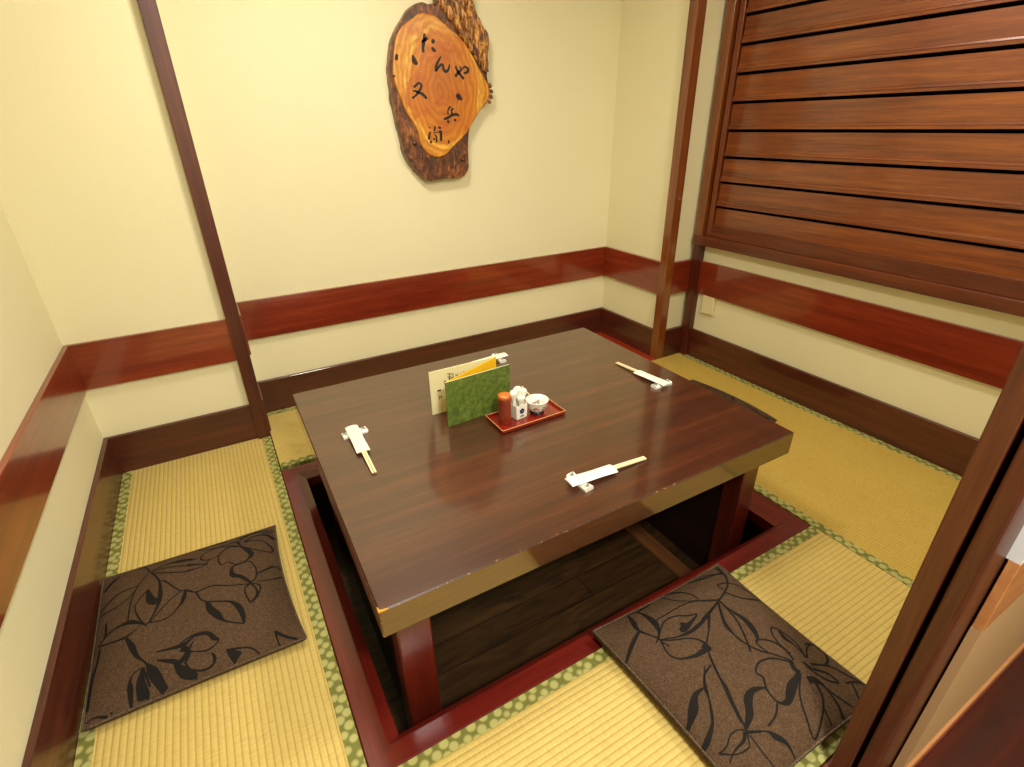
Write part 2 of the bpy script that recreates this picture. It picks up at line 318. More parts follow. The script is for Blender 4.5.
LEAF_LEFT=[[(0.0341,-0.2608,0.0077),(0.0567,-0.2663,0.0053),(0.0766,-0.3175,0.0042)],
[(0.0766,-0.3175,0.0042),(0.049,-0.3757,0.0041),(0.0362,-0.4447,0.0044),(0.0333,-0.5266,0.0042)],
[(0.0811,-0.3202,0.0042),(0.1303,-0.3181,0.0065),(0.1715,-0.3306,0.0183),(0.207,-0.3477,0.0063)],
[(0.0811,-0.3202,0.0042),(0.1307,-0.3434,0.0042),(0.2062,-0.3868,0.0042)],
[(0.086,-0.3323,0.0041),(0.1132,-0.3606,0.0042),(0.1668,-0.397,0.0041),(0.2057,-0.4095,0.0042)],
[(0.0814,-0.328,0.0053),(0.1097,-0.3973,0.0061),(0.1167,-0.4789,0.0128),(0.1088,-0.5271,0.0067),(0.09,-0.5663,0.0047),(0.0824,-0.5709,0.0037)],
[(0.0809,-0.4302,0.0059),(0.0611,-0.4527,0.0039),(0.0507,-0.4863,0.0038),(0.0653,-0.5394,0.0042),(0.0825,-0.574,0.0037)],
[(0.0806,-0.423,0.0071),(0.0909,-0.4771,0.0226),(0.1039,-0.4981,0.0245),(0.0916,-0.4974,0.0049)],
[(0.049,-0.3757,0.0041),(0.0023,-0.3659,0.0045),(-0.0295,-0.3785,0.007),(-0.0558,-0.3969,0.0067)],
[(0.0492,-0.3795,0.0039),(0.0264,-0.4186,0.0045),(-0.0093,-0.4278,0.0044),(-0.0537,-0.4179,0.0043)],
[(-0.0567,-0.3057,0.0102),(-0.0344,-0.2744,0.0137),(-0.0187,-0.2569,0.0053)],
[(0.1101,-0.412,0.0039),(0.1229,-0.4088,0.0045),(0.1537,-0.4593,0.0045),(0.1709,-0.4835,0.0044),(0.1838,-0.4877,0.0044),(0.2038,-0.5065,0.0039)],
[(0.1709,-0.4835,0.0044),(0.1332,-0.5221,0.0039),(0.094,-0.5687,0.0038)],
[(0.1838,-0.4877,0.0069),(0.1792,-0.5227,0.0128),(0.1665,-0.5548,0.0057),(0.1341,-0.58,0.0042),(0.0901,-0.5694,0.0038)],
[(-0.0312,-0.4698,0.0038),(-0.0264,-0.5217,0.0073)],
[(-0.0327,-0.4747,0.0038),(-0.0279,-0.5264,0.0075),(-0.0485,-0.5435,0.0046)],
[(-0.0279,-0.5264,0.0056),(0.0022,-0.5231,0.0073),(0.0375,-0.5317,0.0141),(0.0701,-0.559,0.0066),(0.0846,-0.5778,0.0036)],
[(-0.0446,-0.5458,0.0038),(-0.0091,-0.5697,0.0045),(0.0293,-0.5837,0.0082),(0.0555,-0.5756,0.0041),(0.0702,-0.5602,0.0036)],
[(-0.0394,-0.5604,0.0063),(-0.0416,-0.609,0.0071),(-0.0505,-0.6564,0.0091),(-0.0535,-0.7466,0.008)],
[(0.0335,-0.589,0.0064),(0.0489,-0.6266,0.0159),(0.0621,-0.6648,0.0096),(0.0838,-0.6991,0.0052),(0.0997,-0.7346,0.0261),(0.1227,-0.7884,0.0168),(0.1336,-0.7997,0.0042)],
[(0.0824,-0.7088,0.0035),(0.059,-0.708,0.0038),(0.0457,-0.7232,0.0058),(0.0455,-0.7479,0.0143),(0.0452,-0.7954,0.0058)],
[(0.0752,-0.7098,0.0061),(0.0697,-0.7423,0.0211),(0.0733,-0.7788,0.0289),(0.0705,-0.7915,0.016)],
[(0.0771,-0.7109,0.0061),(0.0901,-0.7643,0.005)],
[(0.1091,-0.6816,0.0035),(0.1432,-0.6906,0.0073),(0.1739,-0.6947,0.0124),(0.2002,-0.6846,0.0036)],
[(0.1098,-0.7064,0.0043),(0.1436,-0.7263,0.0113),(0.1661,-0.7369,0.013),(0.2,-0.6959,0.0035)],
[(0.1511,-0.7387,0.0087),(0.1697,-0.7655,0.0261),(0.1982,-0.7848,0.011)],
[(0.1739,-0.6976,0.0104),(0.189,-0.7232,0.0061),(0.1736,-0.7466,0.0061)],
[(-0.0529,-0.7785,0.004),(-0.0342,-0.7739,0.004),(-0.0035,-0.7874,0.008),(0.0023,-0.7794,0.0064)],
[(-0.0029,-0.7945,0.0064),(-0.0211,-0.806,0.0032),(-0.0475,-0.797,0.0031)],
[(0.1874,-0.4933,0.0041),(0.2129,-0.5154,0.0045),(0.2566,-0.5168,0.0045),(0.3042,-0.5415,0.0044),(0.3572,-0.5586,0.0045),(0.3622,-0.5544,0.0079)],
[(0.2129,-0.5154,0.0045),(0.2247,-0.5564,0.0044),(0.2411,-0.576,0.0048)],
[(0.2411,-0.576,0.0096),(0.2481,-0.6096,0.0196),(0.2636,-0.6379,0.0207),(0.2826,-0.6709,0.0065),(0.3265,-0.7,0.0046)],
[(0.2411,-0.576,0.0048),(0.2956,-0.6017,0.0059),(0.3194,-0.6323,0.0162),(0.3291,-0.6703,0.0134),(0.3285,-0.7012,0.0056)],
[(0.3622,-0.5544,0.0098),(0.3382,-0.5145,0.0143),(0.3164,-0.4979,0.0158),(0.3169,-0.4603,0.0074),(0.3389,-0.4501,0.0047),(0.3679,-0.4475,0.0043),(0.3827,-0.4917,0.0051),(0.3781,-0.5345,0.0046),(0.3622,-0.5544,0.0059)],
[(0.3618,-0.5578,0.0082),(0.3439,-0.5791,0.0039),(0.3543,-0.6332,0.0059),(0.3745,-0.6112,0.0079),(0.373,-0.5823,0.0051),(0.3618,-0.5578,0.0061)],
[(0.3665,-0.557,0.004),(0.3871,-0.58,0.0049),(0.3731,-0.6241,0.0049)],
[(0.3848,-0.516,0.0053),(0.4105,-0.5005,0.0084),(0.4369,-0.4845,0.0064),(0.4541,-0.5028,0.0042)],
[(0.3806,-0.5545,0.004),(0.4186,-0.5511,0.0041),(0.4495,-0.5353,0.0063)],
[(0.3475,-0.3479,0.0077),(0.3689,-0.3864,0.0175),(0.3759,-0.4156,0.0142),(0.3591,-0.4382,0.0049),(0.3296,-0.4484,0.0047),(0.3075,-0.4274,0.0042),(0.2884,-0.4317,0.0048),(0.2789,-0.3905,0.0043),(0.2904,-0.3564,0.0044),(0.3187,-0.3351,0.0077)],
[(0.3166,-0.3295,0.0099),(0.3424,-0.3492,0.0099)],
[(0.3052,-0.3141,0.0067),(0.3358,-0.3059,0.0112),(0.3475,-0.3479,0.0055)],
[(0.3475,-0.3479,0.0044),(0.3889,-0.3855,0.0055),(0.4319,-0.4069,0.0055),(0.4397,-0.3855,0.0066),(0.4191,-0.3422,0.0045),(0.3852,-0.3219,0.0051),(0.3595,-0.3245,0.0112)],
[(0.3599,-0.3202,0.0068),(0.3932,-0.2947,0.0068),(0.4296,-0.2978,0.0114),(0.4582,-0.3428,0.0125)],
[(0.3371,-0.2887,0.0056),(0.3641,-0.2727,0.0091),(0.4127,-0.2592,0.0059),(0.4583,-0.2817,0.0047)],
[(0.3461,-0.3031,0.0045),(0.3909,-0.2653,0.0058),(0.4516,-0.2921,0.0046)],
[(0.3189,-0.3309,0.0045),(0.2757,-0.3138,0.0055),(0.2364,-0.3325,0.0049),(0.2284,-0.3604,0.0055),(0.2535,-0.3794,0.0043),(0.2825,-0.3682,0.0044),(0.3089,-0.3335,0.0044)],
[(0.3119,-0.2872,0.0045),(0.263,-0.2713,0.0077),(0.219,-0.2713,0.0049),(0.2328,-0.295,0.0044),(0.271,-0.3109,0.0044),(0.3052,-0.3141,0.0045)],
[(0.189,-0.3687,0.0084),(0.2479,-0.4037,0.0043)],
[(0.1893,-0.3372,0.014),(0.217,-0.3496,0.0044)],
[(0.1885,-0.4031,0.0042),(0.2339,-0.4071,0.0042),(0.2537,-0.3755,0.0042)],
[(0.4028,-0.7518,0.0072),(0.4035,-0.7815,0.0049),(0.4091,-0.807,0.004)],
[(0.4024,-0.7549,0.0092),(0.4269,-0.7792,0.0081),(0.4564,-0.7999,0.0061),(0.4746,-0.8171,0.0069),(0.4568,-0.8257,0.0069),(0.4133,-0.8095,0.0069)],
[(0.2748,-0.7555,0.0049),(0.2968,-0.7806,0.0283),(0.3123,-0.8017,0.0194),(0.338,-0.8049,0.0099)],
[(0.2748,-0.7555,0.0059),(0.3197,-0.7667,0.0044),(0.3406,-0.779,0.0044),(0.3561,-0.8005,0.0038)],
[(0.1603,-0.6941,0.0049),(0.1813,-0.6819,0.0044),(0.2113,-0.6807,0.0109),(0.237,-0.6896,0.0107),(0.2492,-0.7094,0.0128),(0.2594,-0.723,0.0049),(0.2309,-0.7357,0.0049),(0.1934,-0.7226,0.0043),(0.1686,-0.705,0.0146)],
[(0.1728,-0.6953,0.0148),(0.185,-0.7266,0.0099),(0.1766,-0.7423,0.0057),(0.1846,-0.7642,0.0046),(0.2128,-0.778,0.0047),(0.2377,-0.7754,0.0057),(0.2446,-0.7618,0.0097),(0.239,-0.7465,0.0038)]]
LEAF_FRONT=[[(1.322,-1.238,0.0044),(1.31,-1.275,0.0149),(1.301,-1.308,0.0094),(1.314,-1.343,0.0046),(1.324,-1.365,0.0061)],
[(1.327,-1.241,0.0043),(1.348,-1.253,0.0045),(1.353,-1.279,0.0106),(1.352,-1.317,0.0188),(1.338,-1.347,0.0072),(1.321,-1.364,0.0062)],
[(1.304,-1.31,0.0071),(1.253,-1.333,0.0122),(1.211,-1.358,0.0039)],
[(1.35,-1.251,0.0066),(1.403,-1.248,0.0078)],
[(1.363,-1.313,0.0043),(1.41,-1.316,0.0043),(1.464,-1.315,0.0043),(1.502,-1.322,0.0049),(1.541,-1.343,0.0049),(1.567,-1.361,0.0055)],
[(1.451,-1.245,0.0045),(1.46,-1.282,0.0044),(1.486,-1.308,0.0044),(1.518,-1.328,0.0044)],
[(1.471,-1.241,0.0056),(1.489,-1.253,0.011),(1.511,-1.277,0.0056),(1.522,-1.303,0.0046),(1.521,-1.326,0.0044)],
[(1.336,-1.352,0.0041),(1.375,-1.331,0.0047),(1.413,-1.336,0.0048),(1.444,-1.354,0.0053),(1.47,-1.362,0.0043),(1.44,-1.373,0.0085),(1.395,-1.381,0.0207),(1.384,-1.381,0.0061)],
[(1.408,-1.361,0.0105),(1.408,-1.375,0.0254)],
[(1.319,-1.366,0.0041),(1.359,-1.389,0.0046),(1.4,-1.397,0.0101),(1.448,-1.392,0.0105),(1.497,-1.382,0.0061),(1.557,-1.363,0.0066)],
[(1.309,-1.369,0.0041),(1.336,-1.352,0.0051)],
[(1.322,-1.37,0.0041),(1.348,-1.392,0.0046),(1.389,-1.413,0.0046),(1.409,-1.435,0.0071),(1.411,-1.464,0.0088)],
[(1.322,-1.37,0.0046),(1.311,-1.409,0.0039),(1.323,-1.437,0.0049),(1.359,-1.455,0.0087),(1.39,-1.458,0.0147),(1.411,-1.464,0.0059)],
[(1.322,-1.377,0.0039),(1.327,-1.399,0.0041)],
[(1.56,-1.36,0.0044),(1.506,-1.426,0.0046),(1.501,-1.46,0.0046)],
[(1.494,-1.384,0.0106),(1.457,-1.417,0.0046),(1.415,-1.445,0.0043)],
[(1.4,-1.464,0.0044),(1.38,-1.503,0.0042),(1.366,-1.556,0.0065)],
[(1.378,-1.493,0.0039),(1.348,-1.502,0.0037),(1.327,-1.517,0.0042),(1.314,-1.535,0.0041)],
[(1.696,-1.273,0.0047),(1.635,-1.267,0.0059),(1.596,-1.257,0.0103),(1.566,-1.248,0.0046)],
[(1.694,-1.245,0.0059),(1.685,-1.275,0.0071),(1.625,-1.253,0.0047)],
[(1.703,-1.244,0.0057),(1.691,-1.281,0.0071),(1.655,-1.322,0.0054),(1.601,-1.349,0.006),(1.564,-1.36,0.006)],
[(1.614,-1.337,0.0053),(1.617,-1.314,0.0054),(1.651,-1.315,0.0063),(1.683,-1.339,0.0054),(1.694,-1.37,0.0053),(1.704,-1.41,0.0053)],
[(1.607,-1.343,0.0054),(1.631,-1.381,0.0061),(1.665,-1.401,0.006),(1.707,-1.412,0.0053)],
[(1.564,-1.36,0.008),(1.561,-1.399,0.0058),(1.568,-1.446,0.0163),(1.56,-1.483,0.0163),(1.544,-1.509,0.006)],
[(1.557,-1.365,0.0052),(1.514,-1.422,0.0056),(1.5,-1.479,0.0054),(1.513,-1.526,0.0054),(1.543,-1.558,0.0048),(1.567,-1.587,0.0053)],
[(1.563,-1.368,0.0054),(1.547,-1.433,0.0057),(1.521,-1.484,0.0054),(1.492,-1.524,0.0054)],
[(1.53,-1.513,0.0048),(1.546,-1.508,0.0055),(1.575,-1.528,0.0054),(1.586,-1.561,0.007),(1.577,-1.593,0.0051)],
[(1.53,-1.513,0.0048),(1.533,-1.545,0.0047)],
[(1.587,-1.576,0.0048),(1.588,-1.539,0.0049),(1.602,-1.508,0.0049),(1.621,-1.501,0.0055),(1.634,-1.527,0.0062),(1.635,-1.567,0.0055),(1.617,-1.601,0.0059)],
[(1.627,-1.514,0.0062),(1.619,-1.538,0.0131),(1.624,-1.56,0.0049),(1.622,-1.601,0.0047)],
[(1.622,-1.604,0.006),(1.652,-1.584,0.0048),(1.69,-1.579,0.0055),(1.701,-1.598,0.0054),(1.689,-1.622,0.0095),(1.656,-1.635,0.0051),(1.615,-1.618,0.0051)],
[(1.659,-1.573,0.0049),(1.69,-1.576,0.0049),(1.698,-1.596,0.0048)],
[(1.57,-1.588,0.0082),(1.555,-1.608,0.0136),(1.561,-1.622,0.0091)],
[(1.597,-1.605,0.0047),(1.598,-1.623,0.0117),(1.599,-1.634,0.0079)],
[(1.562,-1.591,0.0051),(1.527,-1.563,0.0054),(1.483,-1.555,0.0045),(1.457,-1.568,0.0045),(1.462,-1.585,0.0057),(1.445,-1.611,0.0055),(1.446,-1.641,0.0054),(1.47,-1.651,0.0139),(1.507,-1.635,0.0227),(1.546,-1.624,0.0113),(1.557,-1.616,0.0068)],
[(1.612,-1.62,0.0068),(1.663,-1.643,0.0054),(1.689,-1.68,0.0053),(1.714,-1.712,0.0045)],
[(1.658,-1.69,0.0051),(1.689,-1.698,0.0053),(1.714,-1.714,0.0045)],
[(1.605,-1.631,0.0082),(1.634,-1.655,0.0079),(1.638,-1.681,0.0057),(1.612,-1.663,0.0051),(1.597,-1.636,0.0052)],
[(1.679,-1.692,0.0047),(1.655,-1.728,0.0055)],
[(1.559,-1.624,0.0045),(1.511,-1.656,0.0045),(1.48,-1.7,0.0048),(1.47,-1.729,0.004),(1.52,-1.712,0.0048),(1.561,-1.686,0.0051),(1.577,-1.649,0.0068)],
[(1.562,-1.643,0.0159),(1.582,-1.652,0.0144),(1.59,-1.676,0.0049),(1.586,-1.713,0.0064),(1.573,-1.742,0.0139)],
[(1.586,-1.661,0.0045),(1.598,-1.694,0.0043),(1.621,-1.731,0.0044)],
[(1.545,-1.696,0.0043),(1.535,-1.732,0.0048)],
[(1.445,-1.604,0.0056),(1.418,-1.589,0.0051),(1.388,-1.597,0.0153),(1.367,-1.622,0.0182),(1.342,-1.635,0.0103)],
[(1.442,-1.641,0.0044),(1.416,-1.657,0.0043),(1.382,-1.663,0.0041)],
[(1.395,-1.471,0.0054),(1.372,-1.528,0.0057),(1.35,-1.581,0.0075),(1.334,-1.626,0.0047)],
[(1.378,-1.494,0.0046),(1.342,-1.504,0.0051),(1.312,-1.546,0.0043),(1.274,-1.595,0.0043)],
[(1.4,-1.444,0.0179),(1.406,-1.462,0.006)],
[(1.521,-1.334,0.0053),(1.564,-1.36,0.0053)],
[(1.557,-1.365,0.0058),(1.465,-1.385,0.0055)],
[(1.318,-1.524,0.0046),(1.289,-1.525,0.0139),(1.265,-1.543,0.0232),(1.243,-1.556,0.0131),(1.22,-1.567,0.0051)],
[(1.362,-1.487,0.0033),(1.323,-1.522,0.0036),(1.305,-1.558,0.0035),(1.282,-1.587,0.0058),(1.245,-1.607,0.0136),(1.218,-1.612,0.0086)],
[(1.367,-1.553,0.0063),(1.349,-1.588,0.0077),(1.334,-1.638,0.0044)],
[(1.332,-1.64,0.0073),(1.36,-1.625,0.0146),(1.385,-1.605,0.0166),(1.41,-1.594,0.0114),(1.439,-1.602,0.0031)],
[(1.331,-1.641,0.0036),(1.313,-1.631,0.0032),(1.292,-1.63,0.0033),(1.269,-1.64,0.0033),(1.247,-1.639,0.0033)],
[(1.247,-1.639,0.0044),(1.266,-1.656,0.0032),(1.286,-1.666,0.0032),(1.31,-1.668,0.0033),(1.322,-1.656,0.0033),(1.332,-1.642,0.0051)],
[(1.326,-1.642,0.0076),(1.31,-1.653,0.0073),(1.276,-1.656,0.0036),(1.252,-1.665,0.0029)],
[(1.329,-1.648,0.0034),(1.36,-1.662,0.0045)],
[(1.33,-1.644,0.0036),(1.37,-1.668,0.0035),(1.379,-1.683,0.0136),(1.394,-1.703,0.01),(1.394,-1.728,0.0033),(1.385,-1.742,0.003)],
[(1.33,-1.653,0.0031),(1.329,-1.685,0.0033),(1.332,-1.722,0.0033)]]
CHARS={'ta':[[(1.6056,1.7521,0.0106),(1.6023,1.7305,0.0159),(1.5971,1.7122,0.0159),(1.5919,1.6938,0.0146),(1.5924,1.6756,0.0132)],
 [(1.5862,1.7171,0.0079),(1.5981,1.7222,0.0132),(1.6210,1.7349,0.0132)],
 [(1.6374,1.7258,0.0132),(1.6452,1.7225,0.0212),(1.6529,1.7174,0.0119)],
 [(1.6348,1.6974,0.0093),(1.6457,1.6887,0.0159),(1.6555,1.6808,0.0106)]],
'n':[[(1.6818,1.6624,0.0068),(1.6648,1.6425,0.0119),(1.6520,1.6179,0.0136),(1.6503,1.5984,0.0153)],
 [(1.6523,1.6033,0.0102),(1.6741,1.6258,0.0102),(1.6866,1.6287,0.0119),(1.6912,1.6092,0.0136),(1.7014,1.6009,0.0136),(1.7161,1.6099,0.0119),(1.7241,1.6322,0.0061)]],
'ya':[[(1.7502,1.5809,0.0136),(1.7706,1.5988,0.0136),(1.7941,1.6169,0.0075),(1.8074,1.6235,0.0085),(1.8228,1.6127,0.0136),(1.8156,1.5999,0.0129),(1.7960,1.5957,0.0075)],
 [(1.7566,1.6258,0.0095),(1.7589,1.6135,0.0109),(1.7734,1.5939,0.0136),(1.7976,1.5705,0.0119)],
 [(1.7785,1.6227,0.0129),(1.7846,1.6179,0.0123)]],
'mata':[[(1.5289,1.5306,0.0113),(1.5515,1.5473,0.0102),(1.5597,1.5499,0.0091),(1.5686,1.5394,0.0113),(1.5631,1.5245,0.0113),(1.5474,1.5078,0.0125),(1.5320,1.4944,0.0091),(1.5161,1.4852,0.0113)],
 [(1.5224,1.5166,0.0057),(1.5381,1.5143,0.0102),(1.5574,1.5079,0.0113),(1.5748,1.4998,0.0147),(1.5914,1.4831,0.0125)]],
'hei':[[(1.7142,1.4514,0.0102),(1.7024,1.4366,0.0079),(1.6984,1.4262,0.0057),(1.7006,1.4139,0.0136)],
 [(1.7210,1.4418,0.0113),(1.7302,1.4348,0.0113)],
 [(1.7186,1.4383,0.0068),(1.7210,1.4120,0.0113)],
 [(1.6733,1.3930,0.0091),(1.6918,1.3973,0.0136),(1.7187,1.4102,0.0125),(1.7471,1.4136,0.0136),(1.7597,1.4055,0.0091)],
 [(1.6764,1.4184,0.0091),(1.6783,1.4158,0.0068)],
 [(1.6896,1.3823,0.0102),(1.7046,1.3812,0.0125)],
 [(1.7327,1.3942,0.0113),(1.7385,1.3835,0.0170)]],
'ei':[[(1.5949,1.3587,0.0113),(1.5933,1.3525,0.0102)],
 [(1.5961,1.3375,0.0102),(1.5906,1.3234,0.0102),(1.5844,1.3022,0.0136)],
 [(1.5946,1.2983,0.0091),(1.5954,1.2839,0.0125)],
 [(1.6236,1.3617,0.0102),(1.6214,1.3494,0.0091),(1.6153,1.3398,0.0091)],
 [(1.6116,1.3336,0.0050),(1.6350,1.3349,0.0050)],
 [(1.6171,1.3246,0.0068),(1.6268,1.3136,0.0091),(1.6257,1.2884,0.0102)],
 [(1.6090,1.3051,0.0079),(1.6195,1.3030,0.0113)],
 [(1.6413,1.3579,0.0113),(1.6557,1.3515,0.0102)],
 [(1.6392,1.3331,0.0068),(1.6524,1.3381,0.0125),(1.6526,1.3148,0.0136),(1.6519,1.2932,0.0136)]],
'knots':[[(1.4609,1.6637,0.0136),(1.4549,1.6404,0.0166)],
 [(1.5372,1.6639,0.0076),(1.5441,1.6380,0.0257),(1.5594,1.6280,0.0091)],
 [(1.7531,1.4879,0.0121),(1.7607,1.4937,0.0303),(1.7814,1.4794,0.0106)],
 [(1.6919,1.2963,0.0091),(1.6944,1.2810,0.0091)],
 [(1.4350,1.5798,0.0106),(1.4403,1.5720,0.0106)]]}
# ================================================================ SETTING
ZC = 2.45          # ceiling
XL, XR = -.095, 3.05
YL, YR, YB, YF = .525, .205, .772, -1.80
def wallbox(name, label, *a, m='wall'):
    return struct(name, B(*a), M[m], label)
wallbox('wall_left', 'cream plastered wall along the left side of the booth', XL-.1, XL, -1.86, YL+.1, -.1, ZC)
bm = B(XL, .536, YL, YL+.08, -.1, ZC); box(bm, .466, .536, YL+.08, YB, -.1, ZC)
struct('wall_back_left', bm, M['wall'], 'short cream wall section left of the dark post')
wallbox('wall_back', 'cream plastered back wall carrying the wooden plaque', .536, 2.83, YB, YB+.1, -.1, ZC)
bm = B(2.83, 2.93, YR, YB+.1, -.1, ZC); box(bm, 2.93, XR+.1, YR, YR+.1, -.1, ZC)
struct('wall_back_right', bm, M['wall'], 'cream side of the alcove and narrow strip right of the right post')
wallbox('wall_right', 'cream wall below and around the slatted shutter', XR, XR+.1, -1.86, YR, -.1, ZC)
wallbox('wall_front_right', 'inner face of the front wall right of the entrance', 1.58, XR, -1.84, YF, -.05, ZC)
wallbox('ceiling', 'plain pale ceiling above booth and corridor', -2.2, 4.4, -3.7, YB+.1, ZC, ZC+.06, m='ceil')
# base floor under the mats (with the sunken leg pit left open)
bm = B(XL, .60, -1.76, YL, -.10, -.051)
box(bm, 2.14, XR, -1.76, YR, -.10, -.051); box(bm, .60, 2.14, -1.76, -1.20, -.10, -.051); box(bm, .536, 2.83, .085, YB, -.10, -.051)
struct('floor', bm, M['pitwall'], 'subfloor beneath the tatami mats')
# pit
px0, px1, py0, py1, pz = .627, 2.111, -1.177, .059, -.32
bm = B(px0-.03, px0, py0-.03, py1+.03, pz-.02, -.06); box(bm, px1, px1+.03, py0-.03, py1+.03, pz-.02, -.06)
box(bm, px0, px1, py0-.03, py0, pz-.02, -.06); box(bm, px0, px1, py1, py1+.03, pz-.02, -.06)
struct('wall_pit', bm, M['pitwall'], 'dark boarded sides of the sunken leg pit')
struct('floor_pit', B(px0-.03, px1+.03, py0-.03, py1+.03, pz-.04, pz), M['pitfloor'], 'dark plank floor of the leg pit under the table')
struct('trim_1', B(1.852, 1.918, py0, py1, pz, pz+.018, .003), M['beam'], 'pale brown batten across the pit floor')
struct('trim_2', B(1.99, 2.02, py0, py1, pz, pz+.03, .003), M['leg'], 'thin red batten beside the table leg in the pit')
# lacquered frame round the pit: flat top, chamfer down to the opening
ox0, ox1, oy0, oy1 = .538, 2.213, -1.255, .157
def ring(d, z):
    return [(ox0+d, oy0+d*(.055/.057), z), (ox1-d*(.045/.057), oy0+d*(.055/.057), z), (ox1-d*(.045/.057), oy1-d*(.055/.057), z), (ox0+d, oy1-d*(.055/.057), z)]
rings = [ring(0, -.055), ring(0, -.003), ring(.003, 0), ring(.057, 0), ring(.060, -.001)]
rings.append([(px0, py0, -.016), (px1, py0, -.016), (px1, py1, -.016), (px0, py1, -.016)])
rings.append([(px0, py0, -.07), (px1, py0, -.07), (px1, py1, -.07), (px0, py1, -.07)])
bm = bmesh.new(); vr = [[bm.verts.new(p) for p in r] for r in rings]
for a, b in zip(vr, vr[1:]):
    for k in range(4):
        f = bm.faces.new([a[k], a[(k+1) % 4], b[(k+1) % 4], b[k]]); f.material_index = 1 if k % 2 else 0
for k in range(4):
    f = bm.faces.new([vr[-1][k], vr[-1][(k+1) % 4], vr[0][(k+1) % 4], vr[0][k]]); f.material_index = 1 if k % 2 else 0
struct('trim_3', bm, [M['pit'], M['pit_y']], 'red lacquered wooden frame around the sunken pit')
struct('trim_4', B(2.70, 2.812, .182, .752, -.05, .004, .003), M['redboard'], 'bright red floor board at the right end of the alcove')
# wainscot bands
bt, bb, ht = .6136, .4180, .1825
bands = [('x', (-.095, .487, .506, YL)), ('x', (.536, 2.83, .7525, YB)), ('y', (2.8087, 2.83, .228, .7525)), ('x', (2.86, 3.031, .181, YR)),
         ('y', (3.031, XR, -1.80, .205)), ('y', (-.095, -.077, -1.80, .506)), ('y', (.536, .548, .545, .7525))]
nm = ['left part of the back wall', 'back wall behind the table', 'right side of the alcove', 'narrow strip by the right post', 'right wall below the slatted shutter', 'left wall', 'left side of the alcove']
i = 5
for (ax, (a, b, c, d)), n in zip(bands, nm):
    struct('trim_%d' % i, B(a, b, c, d, bb, bt, .0018), M['band_'+ax], 'glossy red-brown wainscot band on the '+n); i += 1
for k, ((ax, (a, b, c, d)), side) in enumerate(zip(bands, ['back_left', 'back', 'alcove_right', 'strip', 'right', 'left', 'alcove_left'])):
    struct('baseboard_'+side, B(a, b, c, d, -.045, ht, .0018), M['base_'+ax], 'dark brown skirting board, '+nm[k])
# posts
struct('trim_%d' % i, B(.484, .540, .490, .560, -.045, ZC, .0025), M['post'], 'dark red-brown post left of the plaque'); i += 1
struct('trim_%d' % i, B(2.803, 2.864, .178, .236, -.045, ZC, .0025), M['post_light'], 'brown post between alcove and slatted shutter'); i += 1
struct('trim_%d' % i, B(3.008, 3.06, .128, .182, -.045, .72, .002), M['post'], 'slim dark corner post under the shutter frame'); i += 1
# front edge of the booth
struct('trim_%d' % i, B(XL, 3.05, -1.875, -1.762, -.06, .001, .003), M['pit'], 'red lacquered threshold at the front of the booth'); i += 1
bm = B(1.478, 1.56, -1.806, -1.771, .001, ZC, .002); struct('trim_%d' % i, bm, M['door'], 'inner half of the brown entrance post'); i += 1
bm = B(1.478, 1.64, -1.846, -1.8155, .001, ZC, .006, 3); struct('trim_%d' % i, bm, M['door'], 'outer half of the brown entrance post beside the dark groove'); i += 1
struct('trim_%d' % i, B(1.545, 1.56, -1.8155, -1.806, .001, ZC), M['dark'], 'black strip painting the shade in the entrance post groove'); i += 1  # filler strip coloured as the shade at the bottom of the groove
# corridor
struct('floor_corridor', B(-2.2, 4.4, -3.7, -1.876, -.06, -.003), M['hallfloor'], 'dark red-brown corridor floor outside the booth')
bm = B(1.585, 4.4, -1.872, -1.864, 0, .030)
struct('baseboard_corridor', bm, M['paletrim'], 'thin pale skirting on the corridor face of the front wall')
struct('wall_corridor_lower', B(1.585, 4.4, -1.866, -1.85, .030, .505), M['shaded_wall'], 'lower part of the corridor wall, plaster painted tan for its shade')
struct('trim_%d' % i, B(1.585, 4.4, -1.867, -1.85, .505, .675, .001), M['orangeband'], 'orange-brown band on the corridor wall'); i += 1
struct('wall_corridor_upper', B(1.585, 4.4, -1.866, -1.84, .675, ZC), M['white_wall'], 'white upper part of the corridor wall')
wallbox('wall_corridor_far', 'corridor wall opposite the booth', -2.2, 4.4, -3.8, -3.7, -.06, ZC)
wallbox('wall_corridor_left', 'corridor end wall', -2.3, -2.2, -3.8, -1.5, -.06, ZC)
wallbox('wall_corridor_right', 'corridor end wall beyond the entrance post', 4.4, 4.5, -3.8, -1.5, -.06, ZC)
wallbox('wall_front_left', 'front wall left of the entrance', -2.2, -.12, -1.86, -1.80, -.06, ZC)
# window frame
w = tag(link(bpy.data.objects.new('window_1', None)), 'dark wooden window frame on the right wall', kind='structure'); w.location = (3.03, -.7, .7)
def L(bm, o):   # move a world-space mesh into the local space of an empty at o
    bmesh.ops.translate(bm, verts=bm.verts[:], vec=-Vector(o)); return bm
wo = w.location[:]
obj('frame_stile', L(B(3.004, 3.06, .128, .182, .712, 2.30, .002), wo), M['post_light'], w)
obj('frame_stile', L(B(3.004, 3.06, -1.66, -1.61, .703, 2.30, .002), wo), M['slat_z'], w)
obj('frame_head', L(B(3.004, 3.06, -1.61, .128, 2.25, 2.30, .002), wo), M['sill'], w)
obj('window_sill', L(B(2.996, 3.06, -1.66, .182, .711, .765, .003), wo), M['sill'], w)
